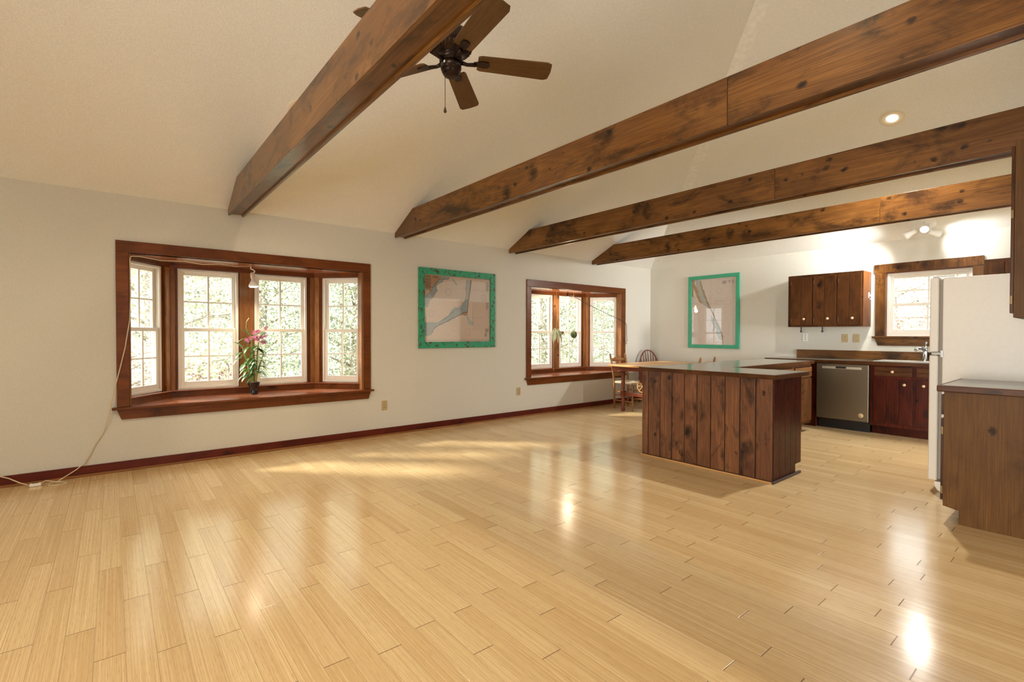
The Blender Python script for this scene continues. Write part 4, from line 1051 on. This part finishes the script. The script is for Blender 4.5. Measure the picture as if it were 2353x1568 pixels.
m.box(-5.13, -5.105, 6.276, 7.6, 0.66, 0.744); m.box(-4.245, -4.22, 6.276, 7.6, 0.66, 0.744)
m.build('table_apron', W_leg(1, 1), tb, bevel=0.004)
def tleg(x, y):
    m = MB(); r = 0.034
    m.lathe([(r * .8, 0), (r * 1.05, .03), (r * .9, .06), (r * .6, .075), (r * 1.0, .1), (r * .7, .115), (r * .95, .15), (r * .75, .17), (r * .95, .19), (r * .7, .21), (r * .9, .235), (r, .245)], (x, y, 0), seg=18)
    m.box(x - r, x + r, y - r, y + r, 0.245, 0.335)
    m.lathe([(r, .335), (r * .6, .35), (r * .95, .37), (r * .65, .39), (r * .9, .40), (r * .72, .42), (r * 1.0, .47), (r * .7, .49), (r * 1.0, .51), (r * .7, .53), (r * 1.0, .55), (r * .85, .58), (r * .95, .63), (r * 1.15, .66)], (x, y, 0), seg=18)
    m.box(x - r * 1.1, x + r * 1.1, y - r * 1.1, y + r * 1.1, 0.64, 0.744)
    return m.build('leg', W_leg(2, 2), tb)
for x_, y_ in ((-5.07, 6.47), (-4.29, 6.47), (-5.07, 7.5), (-4.29, 7.5)): tleg(x_, y_)
m = MB(); m.box(-5.035, -4.325, 6.455, 6.485, 0.26, 0.315); m.box(-5.035, -4.325, 7.485, 7.515, 0.26, 0.315); m.box(-4.695, -4.665, 6.486, 7.484, 0.265, 0.31)
m.build('stretcher', W_leg(0, 3), tb, bevel=0.003)
# pierced wheel and curved bracket seen under the table
m = MB(); wc = (-4.72, 6.52, 0.425)
m.prism([(-4.80, 0.66), (-4.70, 0.66), (-4.68, 0.56), (-4.70, 0.47), (-4.76, 0.49), (-4.80, 0.55), (-4.79, 0.61)], 1, 6.505, 6.535)
m.build('bracket', W_leg(2, 4), tb, bevel=0.004)
m = MB(); r1, r2 = 0.10, 0.085
for rr0, rr1 in ((0.088, 0.108), (0.0, 0.022)):
    m.lathe([(rr0, -0.01), (rr1, -0.01), (rr1, 0.01), (rr0, 0.01), (rr0, -0.01)], wc, (0, 1, 0), 28)
for i in range(8):
    a = i * PI / 4; m.tube([(wc[0] + 0.018 * math.cos(a), wc[1], wc[2] + 0.018 * math.sin(a)), (wc[0] + 0.092 * math.cos(a), wc[1], wc[2] + 0.092 * math.sin(a))], [0.008, 0.013], 8)
m.build('pierced_wheel', W_table(0, 8), tb)

def ladder_chair(loc, rz, label, group):
    r_ = thing('ladder_back_chair', (0, 0, 0), label, 'chair', group)
    wd = W_chair(2)
    for s_ in (-1, 1):
        MB().tube([(-0.20, s_ * 0.18, 0.0), (-0.20, s_ * 0.185, 0.44), (-0.245, s_ * 0.195, 0.75), (-0.28, s_ * 0.20, 0.90), (-0.285, s_ * 0.201, 0.925)], [0.015, 0.018, 0.018, 0.017, 0.010], 10).build('back_post', wd, r_)
        MB().tube([(0.20, s_ * 0.215, 0.0), (0.20, s_ * 0.215, 0.10), (0.20, s_ * 0.21, 0.44), (0.20, s_ * 0.21, 0.455)], [0.011, 0.018, 0.019, 0.014], 10).build('leg', wd, r_)
        for z_ in (0.14, 0.29): MB().tube([(-0.20, s_ * 0.182, z_), (0.20, s_ * 0.212, z_)], 0.009, 8).build('stretcher', wd, r_)
    for z_ in (0.19, 0.33): MB().tube([(0.20, -0.21, z_), (0.20, 0.21, z_)], 0.009, 8).build('stretcher', wd, r_)
    MB().tube([(-0.20, -0.18, 0.22), (-0.20, 0.18, 0.22)], 0.009, 8).build('stretcher', wd, r_)
    for z_, h_ in ((0.82, 0.075), (0.69, 0.06), (0.56, 0.06)):
        xb = -0.205 - (z_ - 0.44) * 0.16; n = 10; vs = []; fs = []
        for i in range(n + 1):
            t_ = i / n; yv = -0.185 + 0.37 * t_; bow = 0.03 * math.sin(PI * t_); hh = h_ * (0.55 + 0.45 * math.sin(PI * t_))
            for dx in (0.0, 0.009): vs += [(xb - bow - dx, yv, z_ - h_ * 0.4), (xb - bow - dx, yv, z_ - h_ * 0.4 + hh)]
        for i in range(n):
            a = i * 4; fs += [(a, a + 1, a + 5, a + 4), (a + 2, a + 6, a + 7, a + 3), (a + 1, a + 3, a + 7, a + 5), (a, a + 4, a + 6, a + 2)]
        fs += [(0, 2, 3, 1), (n * 4, n * 4 + 1, n * 4 + 3, n * 4 + 2)]
        MB().add(vs, fs, True).build('slat', wd, r_)
    m = MB(); n = 10; vs = []; fs = []
    for i in range(n + 1):
        for j in range(n + 1):
            u, v = i / n, j / n; yw = 0.19 + 0.03 * u
            z_ = 0.455 - 0.02 * math.sin(PI * u) * math.sin(PI * v) + 0.004 * math.cos((abs(u - .5) - abs(v - .5)) * 60)
            vs.append((-0.21 + 0.43 * u, (2 * v - 1) * yw, z_))
    k0 = len(vs); vs += [(p[0], p[1], 0.43) for p in vs]
    for i in range(n):
        for j in range(n):
            a = i * (n + 1) + j; fs.append((a, a + 1, a + n + 2, a + n + 1)); fs.append((k0 + a, k0 + a + n + 1, k0 + a + n + 2, k0 + a + 1))
    for i in range(n):
        for a, b_ in ((i, i + 1), (n * (n + 1) + i + 1, n * (n + 1) + i), ((i + 1) * (n + 1), i * (n + 1)), (i * (n + 1) + n, (i + 1) * (n + 1) + n)): fs.append((a, b_, k0 + b_, k0 + a))
    m.add(vs, fs, True).build('rush_seat', plain('woven_rush', (0.72, 0.60, 0.42), 0.7, var=0.12), r_)
    r_.location = loc; r_.rotation_euler = (0, 0, rz)
    return r_
grp = None
ch1 = ladder_chair((-5.17, 6.80, 0), 0.0, 'ladder-back chair with rush seat between the far bay window and table', 'ladder-back chairs at the dining table')
ch2 = copy_tree(ch1); ch2.location = (-4.02, 6.72, 0); ch2.rotation_euler = (0, 0, PI)
ch2['label'] = 'ladder-back chair behind the peninsula, only its post tops showing'
# windsor chair in the corner
wc_ = thing('windsor_chair', (0, 0, 0), 'dark brown bow-back spindle chair in the far corner', 'chair')
wm = W_leg(2, 9)
bow = [(-0.17 - 0.10 * math.sin(PI * i / 16) , -0.205 * math.cos(PI * i / 16), 0.46 + 0.50 * math.sin(PI * i / 16) ** 0.8) for i in range(17)]
MB().tube(bow, 0.012, 8).build('bow', wm, wc_)
for i in range(7):
    yv = -0.15 + 0.05 * i; zt = 0.46 + 0.50 * math.sqrt(max(0, 1 - (yv / 0.205) ** 2)) ** 0.8; xt = -0.17 - 0.10 * (zt - 0.46) / 0.5
    MB().tube([(-0.165, yv * 0.85, 0.455), ((xt - 0.165) / 2, yv * 0.93, (0.455 + zt) / 2), (xt, yv, zt)], [0.008, 0.010, 0.006], 8).build('spindle', wm, wc_)
MB().prism([(-0.2, -0.17), (0.0, -0.215), (0.2, -0.2), (0.225, 0), (0.2, 0.2), (0.0, 0.215), (-0.2, 0.17)], 2, 0.425, 0.46).build('seat', W_leg(0, 10), wc_, bevel=0.01)
for sx in (-1, 1):
    for sy in (-1, 1): MB().tube([(sx * 0.14, sy * 0.14, 0.43), (sx * 0.175, sy * 0.17, 0.22), (sx * 0.21, sy * 0.20, 0.0)], [0.014, 0.019, 0.011], 10).build('leg', wm, wc_)
for sy in (-1, 1): MB().tube([(-0.175, sy * 0.17, 0.2), (0.175, sy * 0.17, 0.2)], 0.01, 8).build('stretcher', wm, wc_)
MB().tube([(0, -0.17, 0.2), (0, 0.17, 0.2)], 0.01, 8).build('stretcher', wm, wc_)
wc_.location = (-5.30, 7.66, 0); wc_.rotation_euler = (0, 0, math.radians(-28))

# ------------------------------------------------------------------ things in and around the bays
M_HOT = plain('flood_face', (1, 0.97, 0.9), 0.4, emit=(1.0, 0.9, 0.72), es=10)
lp = thing('hanging_flood_bulb', (-5.92, 1.18, 1.9), 'lit flood bulb on a white hook above the orchid', 'lamp')
MB().tube([(-5.92, 1.165, 1.989), (-5.92, 1.165, 1.955), (-5.90, 1.185, 1.945), (-5.90, 1.20, 1.93), (-5.915, 1.195, 1.915), (-5.93, 1.175, 1.915)], 0.006, 8).build('hook', M_WHITE, lp)
dv = Vector((0.03, 0.10, -1)).normalized(); b0 = Vector((-5.92, 1.178, 1.915))
MB().lathe([(0.0, 0.0), (0.018, 0.0), (0.02, 0.015), (0.02, 0.06), (0.017, 0.065)], b0, dv, 18).build('socket', plain('ceramic', (0.62, 0.50, 0.38), 0.4), lp)
MB().lathe([(0.015, 0.06), (0.02, 0.085), (0.045, 0.125), (0.05, 0.14), (0.048, 0.15)], b0, dv, 22).build('reflector', plain('bulb_shell', (0.75, 0.72, 0.66), 0.3), lp)
MB().lathe([(0.048, 0.148), (0.035, 0.158), (0, 0.16)], b0, dv, 22).build('bulb_face', M_HOT, lp)
lamp('SPOT', 'bulb_beam', b0 + dv * 0.17, lp, 14, (1.0, 0.83, 0.58), 0.04, dv, 2.6, 0.8)
lp2 = thing('hanging_bulb', (-5.92, 6.04, 1.9), 'lit clear bulb on a black socket inside the far bay', 'lamp')
MB().lathe([(0.0, 0.0), (0.016, 0.0), (0.017, -0.05), (0.014, -0.055)], (-5.92, 6.04, 1.955), seg=16).build('socket', M_BLACK, lp2)
MB().lathe([(0.012, -0.055), (0.014, -0.075), (0.028, -0.10), (0.032, -0.12), (0.024, -0.145), (0, -0.155)], (-5.92, 6.04, 1.955), seg=18).build('bulb', M_HOT, lp2)
MB().tube([(-5.92, 6.04, 1.955), (-5.92, 6.04, 1.989)], 0.003, 6).build('cord', M_BLACKCORD, lp2)
lamp('POINT', 'bulb_glow', (-5.90, 6.04, 1.78), lp2, 8, (1.0, 0.83, 0.58), 0.03)

cd = thing('power_cord', (-D, 0.1, 1.2), 'cream cord draped from the near bay down to the floor', 'cord')
MB().tube([(-5.91, 1.16, 1.985), (-5.80, 1.0, 1.955), (-5.74, 0.85, 1.958), (-5.73, 0.70, 1.94), (-5.72, 0.55, 1.955), (-5.72, 0.36, 1.945), (-5.70, 0.20, 1.965), (-5.67, 0.135, 1.958), (-5.658, 0.125, 1.93)], 0.004, 6).build('swag', M_CREAMCORD, cd)
MB().tube([(-5.658, 0.125, 1.93), (-5.660, 0.128, 1.6), (-5.658, 0.120, 1.38), (-5.659, 0.085, 1.12), (-5.660, 0.045, 0.92), (-5.659, 0.005, 0.74), (-5.64, -0.02, 0.60), (-5.66, -0.05, 0.45), (-5.674, -0.075, 0.36), (-5.675, -0.13, 0.27), (-5.675, -0.155, 0.20), (-5.67, -0.20, 0.12), (-5.655, -0.25, 0.075), (-5.62, -0.32, 0.035), (-5.56, -0.38, 0.006)], 0.0042, 6).build('drop', M_CREAMCORD, cd)
lps = [(-5.56, -0.38, 0.006)] + [(-5.52 + 0.055 * math.cos(a), -0.36 + 0.06 * math.sin(a) , 0.006) for a in [PI + i * 0.45 for i in range(11)]] + [(-5.58, -0.44, 0.03), (-5.56, -0.47, 0.02)]
MB().tube(lps, 0.0042, 6).build('loop', M_CREAMCORD, cd)
pl = MB(); pl.box(-5.575, -5.545, -0.535, -0.465, 0.001, 0.026); pl.build('plug_block', M_WHITE, cd, bevel=0.004)
MB().box(-5.566, -5.552, -0.52, -0.48, 0.026, 0.0275).build('plug_slots', M_DARKSLOT, cd)
MB().tube([(-5.56, -0.535, 0.013), (-5.60, -0.60, 0.04), (-5.64, -0.66, 0.075), (-5.66, -0.74, 0.11), (-5.67, -0.85, 0.16), (-5.67, -1.1, 0.2)], 0.0042, 6).build('lead', M_CREAMCORD, cd)
bc = thing('power_cord', (-D, 7.2, 1.4), 'black cord sagging across the far bay to a hanging white plug', 'cord')
MB().tube([(-5.92, 6.045, 1.955), (-5.85, 6.25, 1.86), (-5.78, 6.5, 1.745), (-5.72, 6.8, 1.63), (-5.675, 7.1, 1.53), (-5.66, 7.24, 1.485), (-5.655, 7.30, 1.44), (-5.655, 7.305, 1.30), (-5.655, 7.31, 1.18), (-5.655, 7.325, 1.12)], 0.0045, 6).build('cable', M_BLACKCORD, bc)
MB().lathe([(0.0, 0.03), (0.011, 0.028), (0.014, 0.0), (0.010, -0.02), (0, -0.022)], (-5.655, 7.33, 1.10), seg=12).build('plug', M_WHITE, bc)

# orchid
M_LEAF = plain('orchid_leaf', (0.10, 0.26, 0.045), 0.35, var=0.35)
M_STEM = plain('orchid_cane', (0.35, 0.42, 0.14), 0.45)
M_PETAL = plain('orchid_petal', (0.80, 0.28, 0.52), 0.5, var=0.3)
oc = thing('potted_orchid', (-6.0, 1.205, OZ0), 'tall potted orchid with pink blossoms on the near bay seat', 'potted plant')
px, py, pz = -6.0, 1.205, OZ0 + 0.001
MB().lathe([(0, 0), (0.042, 0), (0.046, 0.01), (0.040, 0.03), (0.045, 0.07), (0.062, 0.125), (0.066, 0.13), (0.062, 0.132), (0.055, 0.12), (0, 0.115)], (px, py, pz), seg=6).build('pot', plain('black_glazed', (0.015, 0.012, 0.012), 0.12), oc)
MB().lathe([(0, 0.124), (0.056, 0.122)], (px, py, pz), seg=12).build('bark_mix', plain('bark', (0.28, 0.17, 0.10), 0.8, var=0.3), oc)
rg = random.Random(5)
canes = [((0.0, -0.01), (0.02, -0.02, 0.52)), ((0.01, 0.015), (0.03, 0.03, 0.50)), ((-0.015, -0.02), (-0.03, -0.09, 0.42)), ((0.0, 0.02), (0.02, 0.075, 0.33))]
for (cx_, cy_), (ex, ey, ez) in canes:
    pts = [(px + cx_ + ex * t_ ** 1.5, py + cy_ + ey * t_ ** 1.4, pz + 0.12 + ez * t_) for t_ in [i / 8 for i in range(9)]]
    MB().tube(pts, [0.006, 0.009, 0.010, 0.010, 0.009, 0.009, 0.008, 0.007, 0.005], 8).build('cane', M_STEM, oc)
    lm = MB(); nl = int(ez / 0.030)
    for i in range(3, nl + 1):
        t_ = i / nl; k2 = t_ * 8; j = min(int(k2), 7); f_ = k2 - j
        P = Vector(pts[j]).lerp(Vector(pts[j + 1]), f_); a = (i % 2) * PI + rg.uniform(-0.5, 0.5) + PI / 2
        e = rg.uniform(0.3, 0.8) if t_ < 0.85 else 1.3
        lm.leaf(P, (math.cos(a) * 0.6 + 0.35, math.sin(a), e), rg.uniform(0.12, 0.17), rg.uniform(0.040, 0.052), droop=1.25 if t_ < 0.9 else 0.5, fold=0.35)
    lm.build('leaves', M_LEAF, oc)
sprays = [[(0.0, -0.07, 0.52), (0.03, -0.045, 0.60), (0.05, 0.0, 0.66), (0.05, 0.06, 0.70), (0.05, 0.12, 0.71)], [(0.01, 0.03, 0.58), (0.02, 0.07, 0.62), (0.02, 0.12, 0.60)], [(0.0, -0.05, 0.66), (0.0, -0.075, 0.74), (0.0, -0.07, 0.80), (0.0, -0.045, 0.84)]]
for si, sp_ in enumerate(sprays):
    pts = [(px + a, py + b_, pz + c_) for a, b_, c_ in sp_]
    MB().tube(pts, 0.0028, 6).build('flower_stem', M_STEM, oc)
    if si == 2: continue
    for i in range(13 if si == 0 else 7):
        t_ = rg.uniform(0.25, 1.0) * (len(pts) - 1); j = min(int(t_), len(pts) - 2)
        P = Vector(pts[j]).lerp(Vector(pts[j + 1]), t_ - j) + Vector((rg.uniform(-0.03, 0.04), rg.uniform(-0.05, 0.05), rg.uniform(-0.05, 0.035)))
        b_ = MB(); nd = Vector((1, rg.uniform(-0.8, 0.5), rg.uniform(-0.3, 0.4))).normalized(); u_ = nd.cross(Vector((0, 0, 1))).normalized(); v_ = u_.cross(nd)
        for k2 in range(5):
            an = 2 * PI * k2 / 5 + 0.3; b_.leaf(P, u_ * math.cos(an) + v_ * math.sin(an) + nd * 0.25, 0.026, 0.013, up=nd, droop=0.0, n=3)
        b_.ball(P + nd * 0.005, 0.005, seg=8)
        b_.build('blossom', M_PETAL, oc)

# hanging plant and moss ball in the far bay
M_PALE = plain('pale_leaf', (0.62, 0.66, 0.42), 0.5, var=0.25)
hp = thing('hanging_plant', (-5.90, 5.78, 1.30), 'trailing pale spider plant in a hanging coconut shell', 'hanging plant')
hx, hy, hz = -5.90, 5.80, 1.30
MB().lathe([(0.0, -0.075), (0.035, -0.068), (0.062, -0.035), (0.072, 0.0), (0.068, 0.004), (0.055, -0.02), (0, -0.03)], (hx, hy + 0.03, hz), seg=20).build('shell_bowl', plain('coconut', (0.22, 0.11, 0.05), 0.7, var=0.3), hp)
m = MB()
for a in (0.2, 2.3, 4.4): m.tube([(hx + 0.07 * math.cos(a), hy + 0.03 + 0.07 * math.sin(a), hz), (hx, hy - 0.02, hz + 0.30), (hx, hy - 0.04, hz + 0.689)], 0.0022, 5)
m.build('hanger_string', M_CREAMCORD, hp)
m = MB()
for i in range(46):
    a = rg.uniform(0, 2 * PI); m.leaf((hx + rg.uniform(-.03, .03), hy - 0.03 + rg.uniform(-.05, .05), hz + rg.uniform(-0.01, 0.06)), (math.cos(a), math.sin(a), rg.uniform(0.2, 1.0)), rg.uniform(0.14, 0.28), 0.012, droop=rg.uniform(2.2, 3.6), n=8)
m.build('foliage', M_PALE, hp)
m = MB()
for i in range(14):
    a = rg.uniform(0, 2 * PI); m.leaf((hx, hy + 0.05, hz), (math.cos(a), math.sin(a), 0.7), 0.09, 0.03, droop=1.4)
m.build('green_leaves', M_LEAF, hp)
MB().tube([(hx, hy + 0.06, hz - 0.07), (hx, hy + 0.075, hz - 0.14), (hx, hy + 0.08, hz - 0.23)], [0.008, 0.007, 0.004], 6).build('rope_tail', plain('jute', (0.30, 0.17, 0.08), 0.8), hp)
MB().tube([(hx, hy - 0.10, hz - 0.12), (hx, hy - 0.11, hz - 0.3), (hx, hy - 0.105, hz - 0.66)], 0.003, 5).build('trailing_string', M_CREAMCORD, hp)
kd = thing('moss_ball_planter', (-5.88, 6.155, 1.26), 'dark green moss ball hanging on a string in the far bay', 'hanging plant')
kb = MB(); kb.ball((-5.88, 6.155, 1.25), 0.058, seg=20)
for i in range(380):
    z_ = rg.uniform(-1, 1); a = rg.uniform(0, 2 * PI); q = math.sqrt(1 - z_ * z_); n_ = Vector((q * math.cos(a), q * math.sin(a), z_))
    kb.leaf(Vector((-5.88, 6.155, 1.25)) + n_ * 0.055, n_ + Vector((rg.uniform(-.6, .6), rg.uniform(-.6, .6), rg.uniform(-.6, .6))), 0.012, 0.006, droop=0.2, n=2)
kb.build('moss', plain('moss', (0.07, 0.10, 0.03), 0.9, var=0.4), kd)
m = MB(); m.tube([(-5.88, 6.155, 1.308), (-5.88, 6.15, 1.65), (-5.88, 6.15, 1.989)], 0.0018, 5)
for tl in (0.3, 1.5, 2.6):
    m.tube([(-5.88 + 0.0625 * math.cos(a) * math.cos(tl), 6.155 + 0.0625 * math.cos(a) * math.sin(tl), 1.25 + 0.0625 * math.sin(a)) for a in [i * PI / 10 for i in range(21)]], 0.0014, 5, False)
m.build('string', M_CREAMCORD, kd)

# ------------------------------------------------------------------ outdoors
def ground_mat():
    m, nt, b = newmat('frosty_lawn'); tc = N(nt, 'ShaderNodeTexCoord')
    f = noise(nt, tc.outputs['Object'], 0.8, 6, 0.65)
    nt.links.new(ramp(nt, f, [(0.35, (0.25, 0.30, 0.14)), (0.6, (0.55, 0.52, 0.40))]), b.inputs['Base Color']); b.inputs['Roughness'].default_value = 0.9
    return m
g = MB(); g.box(-45, -6.6, -20, 45, -1.22, -1.2); g.box(-6.6, 6, 8.6, 45, -1.22, -1.2)
tag(g.build('lawn', ground_mat()), 'pale lawn and leaf litter outside the windows', 'ground', kind='structure')
M_BARK = plain('bark_grey', (0.30, 0.25, 0.20), 0.9, var=0.3)
def leafmat(name, cols):
    m, nt, b = newmat(name); geo = N(nt, 'ShaderNodeNewGeometry')
    c = ramp(nt, geo.outputs['Random Per Island'], [(i / (len(cols) - 1), c_) for i, c_ in enumerate(cols)])
    nt.links.new(c, b.inputs['Base Color']); b.inputs['Roughness'].default_value = 0.6
    b.inputs['Transmission Weight'].default_value = 0.0
    tr = N(nt, 'ShaderNodeBsdfTranslucent'); nt.links.new(c, tr.inputs[0]); mx = N(nt, 'ShaderNodeMixShader'); mx.inputs[0].default_value = 0.45
    out = nt.nodes['Material Output']; nt.links.new(b.outputs[0], mx.inputs[1]); nt.links.new(tr.outputs[0], mx.inputs[2]); nt.links.new(mx.outputs[0], out.inputs[0])
    return m
LM = [leafmat('leaf_green', [(0.14, 0.18, 0.10), (0.38, 0.42, 0.28), (0.66, 0.67, 0.54), (0.8, 0.8, 0.72)]),
      leafmat('leaf_gold', [(0.26, 0.26, 0.15), (0.54, 0.52, 0.36), (0.74, 0.72, 0.60), (0.82, 0.8, 0.72)]),
      leafmat('leaf_rust', [(0.36, 0.22, 0.18), (0.60, 0.45, 0.38), (0.70, 0.68, 0.52), (0.8, 0.78, 0.72)])]
def make_tree(h, spread, nleaf, lm, seed, low=0.12, ls=0.085):
    rg = random.Random(seed)
    root = thing('tree', (0, 0, 0), 'tree', 'tree', 'trees outside the windows')
    t = MB(); t.tube([(0, 0, 0), (0.05, 0.03, h * .3), (-0.05, 0.06, h * .6), (0.02, 0, h)], [0.15, 0.12, 0.08, 0.02], 9); tips = []
    for i in range(26):
        z = h * (low + (0.95 - low) * i / 26); a = i * 2.4 + rg.uniform(-.4, .4); L = spread * (1 - 0.55 * i / 26) * rg.uniform(0.7, 1.1)
        p0 = Vector((0, 0, z)); p1 = p0 + Vector((math.cos(a) * L * .5, math.sin(a) * L * .5, L * .22)); p2 = p0 + Vector((math.cos(a) * L, math.sin(a) * L, L * .3))
        t.tube([p0, p1, p2], [0.035, 0.02, 0.006], 6)
        for q in (0.35, 0.55, 0.75, 0.9, 1.0): tips.append((p0.lerp(p2, q) + Vector((0, 0, L * .05)), L * 0.26))
        for sd in (-1, 1):
            p3 = p1 + Vector((math.cos(a + sd * .8) * L * .4, math.sin(a + sd * .8) * L * .4, rg.uniform(-.1, .2) * L)); t.tube([p1, p3], [0.012, 0.004], 5); tips.append((p3, L * .24))
    t.build('trunk', M_BARK, root)
    f = MB(); f.raw = True
    for i in range(nleaf):
        c_, r_ = tips[rg.randrange(len(tips))]
        p = c_ + Vector((rg.gauss(0, r_), rg.gauss(0, r_), rg.gauss(0, r_ * .7)))
        u_ = Vector((rg.uniform(-1, 1), rg.uniform(-1, 1), rg.uniform(-1, 1))).normalized(); v_ = u_.cross(Vector((rg.uniform(-1, 1), rg.uniform(-1, 1), rg.uniform(-1, 1)))).normalized(); s_ = ls * rg.uniform(.5, 1.1)
        f.add([p - u_ * s_ * .5, p + v_ * s_ * .28, p + u_ * s_ * .5, p - v_ * s_ * .28], [(0, 1, 2, 3)])
    f.build('foliage', lm, root)
    return root
protos = [make_tree(6.5, 2.3, 24000, LM[0], 1), make_tree(5.5, 2.1, 20000, LM[1], 2), make_tree(3.2, 1.6, 9000, LM[2], 3, 0.05, 0.075)]
spots = [  # x, y, proto, scale, label
    (-11.5, 0.6, 1, 1.0, 'gold-tinged tree seen through the leftmost pane of the near bay'),
    (-13.5, 2.9, 0, 1.0, 'green tree seen through the left middle sash of the near bay'),
    (-11.8, 4.6, 0, 0.9, 'leaning-branched tree seen through the right middle sash of the near bay'),
    (-10.2, 5.6, 1, 0.85, 'pale tree seen through the right side pane of the near bay'),
    (-17.5, 6.5, 0, 1.4, 'tall distant tree beyond the near bay'),
    (-18.0, 1.2, 0, 1.3, 'tall distant tree beyond the left of the near bay'),
    (-11.0, 10.2, 0, 1.0, 'green tree seen through the left pane of the far bay'),
    (-12.2, 13.0, 1, 1.1, 'yellowish tree seen through the middle pane of the far bay'),
    (-10.4, 13.8, 0, 0.9, 'leafy tree seen through the right pane of the far bay'),
    (-17.0, 17.5, 0, 1.4, 'tall distant tree beyond the far bay'),
    (-3.6, 15.5, 2, 1.2, 'reddish shrub tree seen through the left of the sink window'),
    (-2.4, 14.2, 2, 1.0, 'rust and green sapling seen through the middle of the sink window'),
    (-3.2, 21.0, 1, 1.2, 'faint gold tree far beyond the sink window'),
    (-9.0, 0.1, 2, 0.7, 'rust-leaved shrub low outside the leftmost near bay pane'),
]
used = [False] * 3
for x_, y_, k_, sc_, lab in spots:
    o = protos[k_] if not used[k_] else copy_tree(protos[k_]); used[k_] = True
    o.location = (x_, y_, -1.2); o.scale = (sc_,) * 3; o.rotation_euler = (0, 0, x_ * 3.1 + y_); o['label'] = lab
    if k_ == 2: o['category'] = 'shrub' if sc_ < 0.8 else 'tree'
# small red shed with white siding seen low through the near bay
sh = thing('garden_shed', (-19.0, 2.6, -1.2), 'small red shed with a white louvered front seen through near bay', 'shed')
M_RED = plain('barn_red', (0.34, 0.12, 0.12), 0.7)
m = MB(); m.box(-20.6, -19.0, 1.9, 3.4, -1.2, 0.35); m.build('walls', M_RED, sh)
m = MB(); m.prism([(1.7, 0.32), (3.6, 0.32), (2.65, 0.85)], 0, -20.7, -18.85); m.build('roof', plain('pale_roof', (0.72, 0.72, 0.70), 0.8), sh)
m = MB()
for i in range(7): m.box(-18.995, -18.96, 2.25, 2.75, -0.75 + i * 0.14, -0.66 + i * 0.14)
m.build('white_louvers', M_WHITE, sh)
cr = thing('parked_car', (-24.0, 6.4, -1.2), 'white car parked outside, low in the near bay right sash', 'car')
m = MB(); m.prism([(4.6, -0.95), (8.7, -0.95), (8.75, -0.45), (8.1, -0.35), (7.4, 0.12), (5.8, 0.16), (5.1, -0.30), (4.6, -0.40)], 0, -24.9, -23.3)
m.build('body', plain('car_white', (0.85, 0.87, 0.92), 0.25), cr, bevel=0.05)
m = MB(); m.prism([(5.35, -0.30), (7.85, -0.32), (7.3, 0.04), (5.9, 0.08)], 0, -23.295, -23.28); m.build('side_glass', plain('car_glass', (0.10, 0.13, 0.18), 0.1), cr)
for y_ in (5.4, 7.8):
    MB().lathe([(0, 0.0), (0.17, 0.0), (0.30, 0.02), (0.31, 0.08), (0.31, 0.2)], (-23.26, y_, -0.89), (-1, 0, 0), 20).build('wheel', M_BLACK, cr)
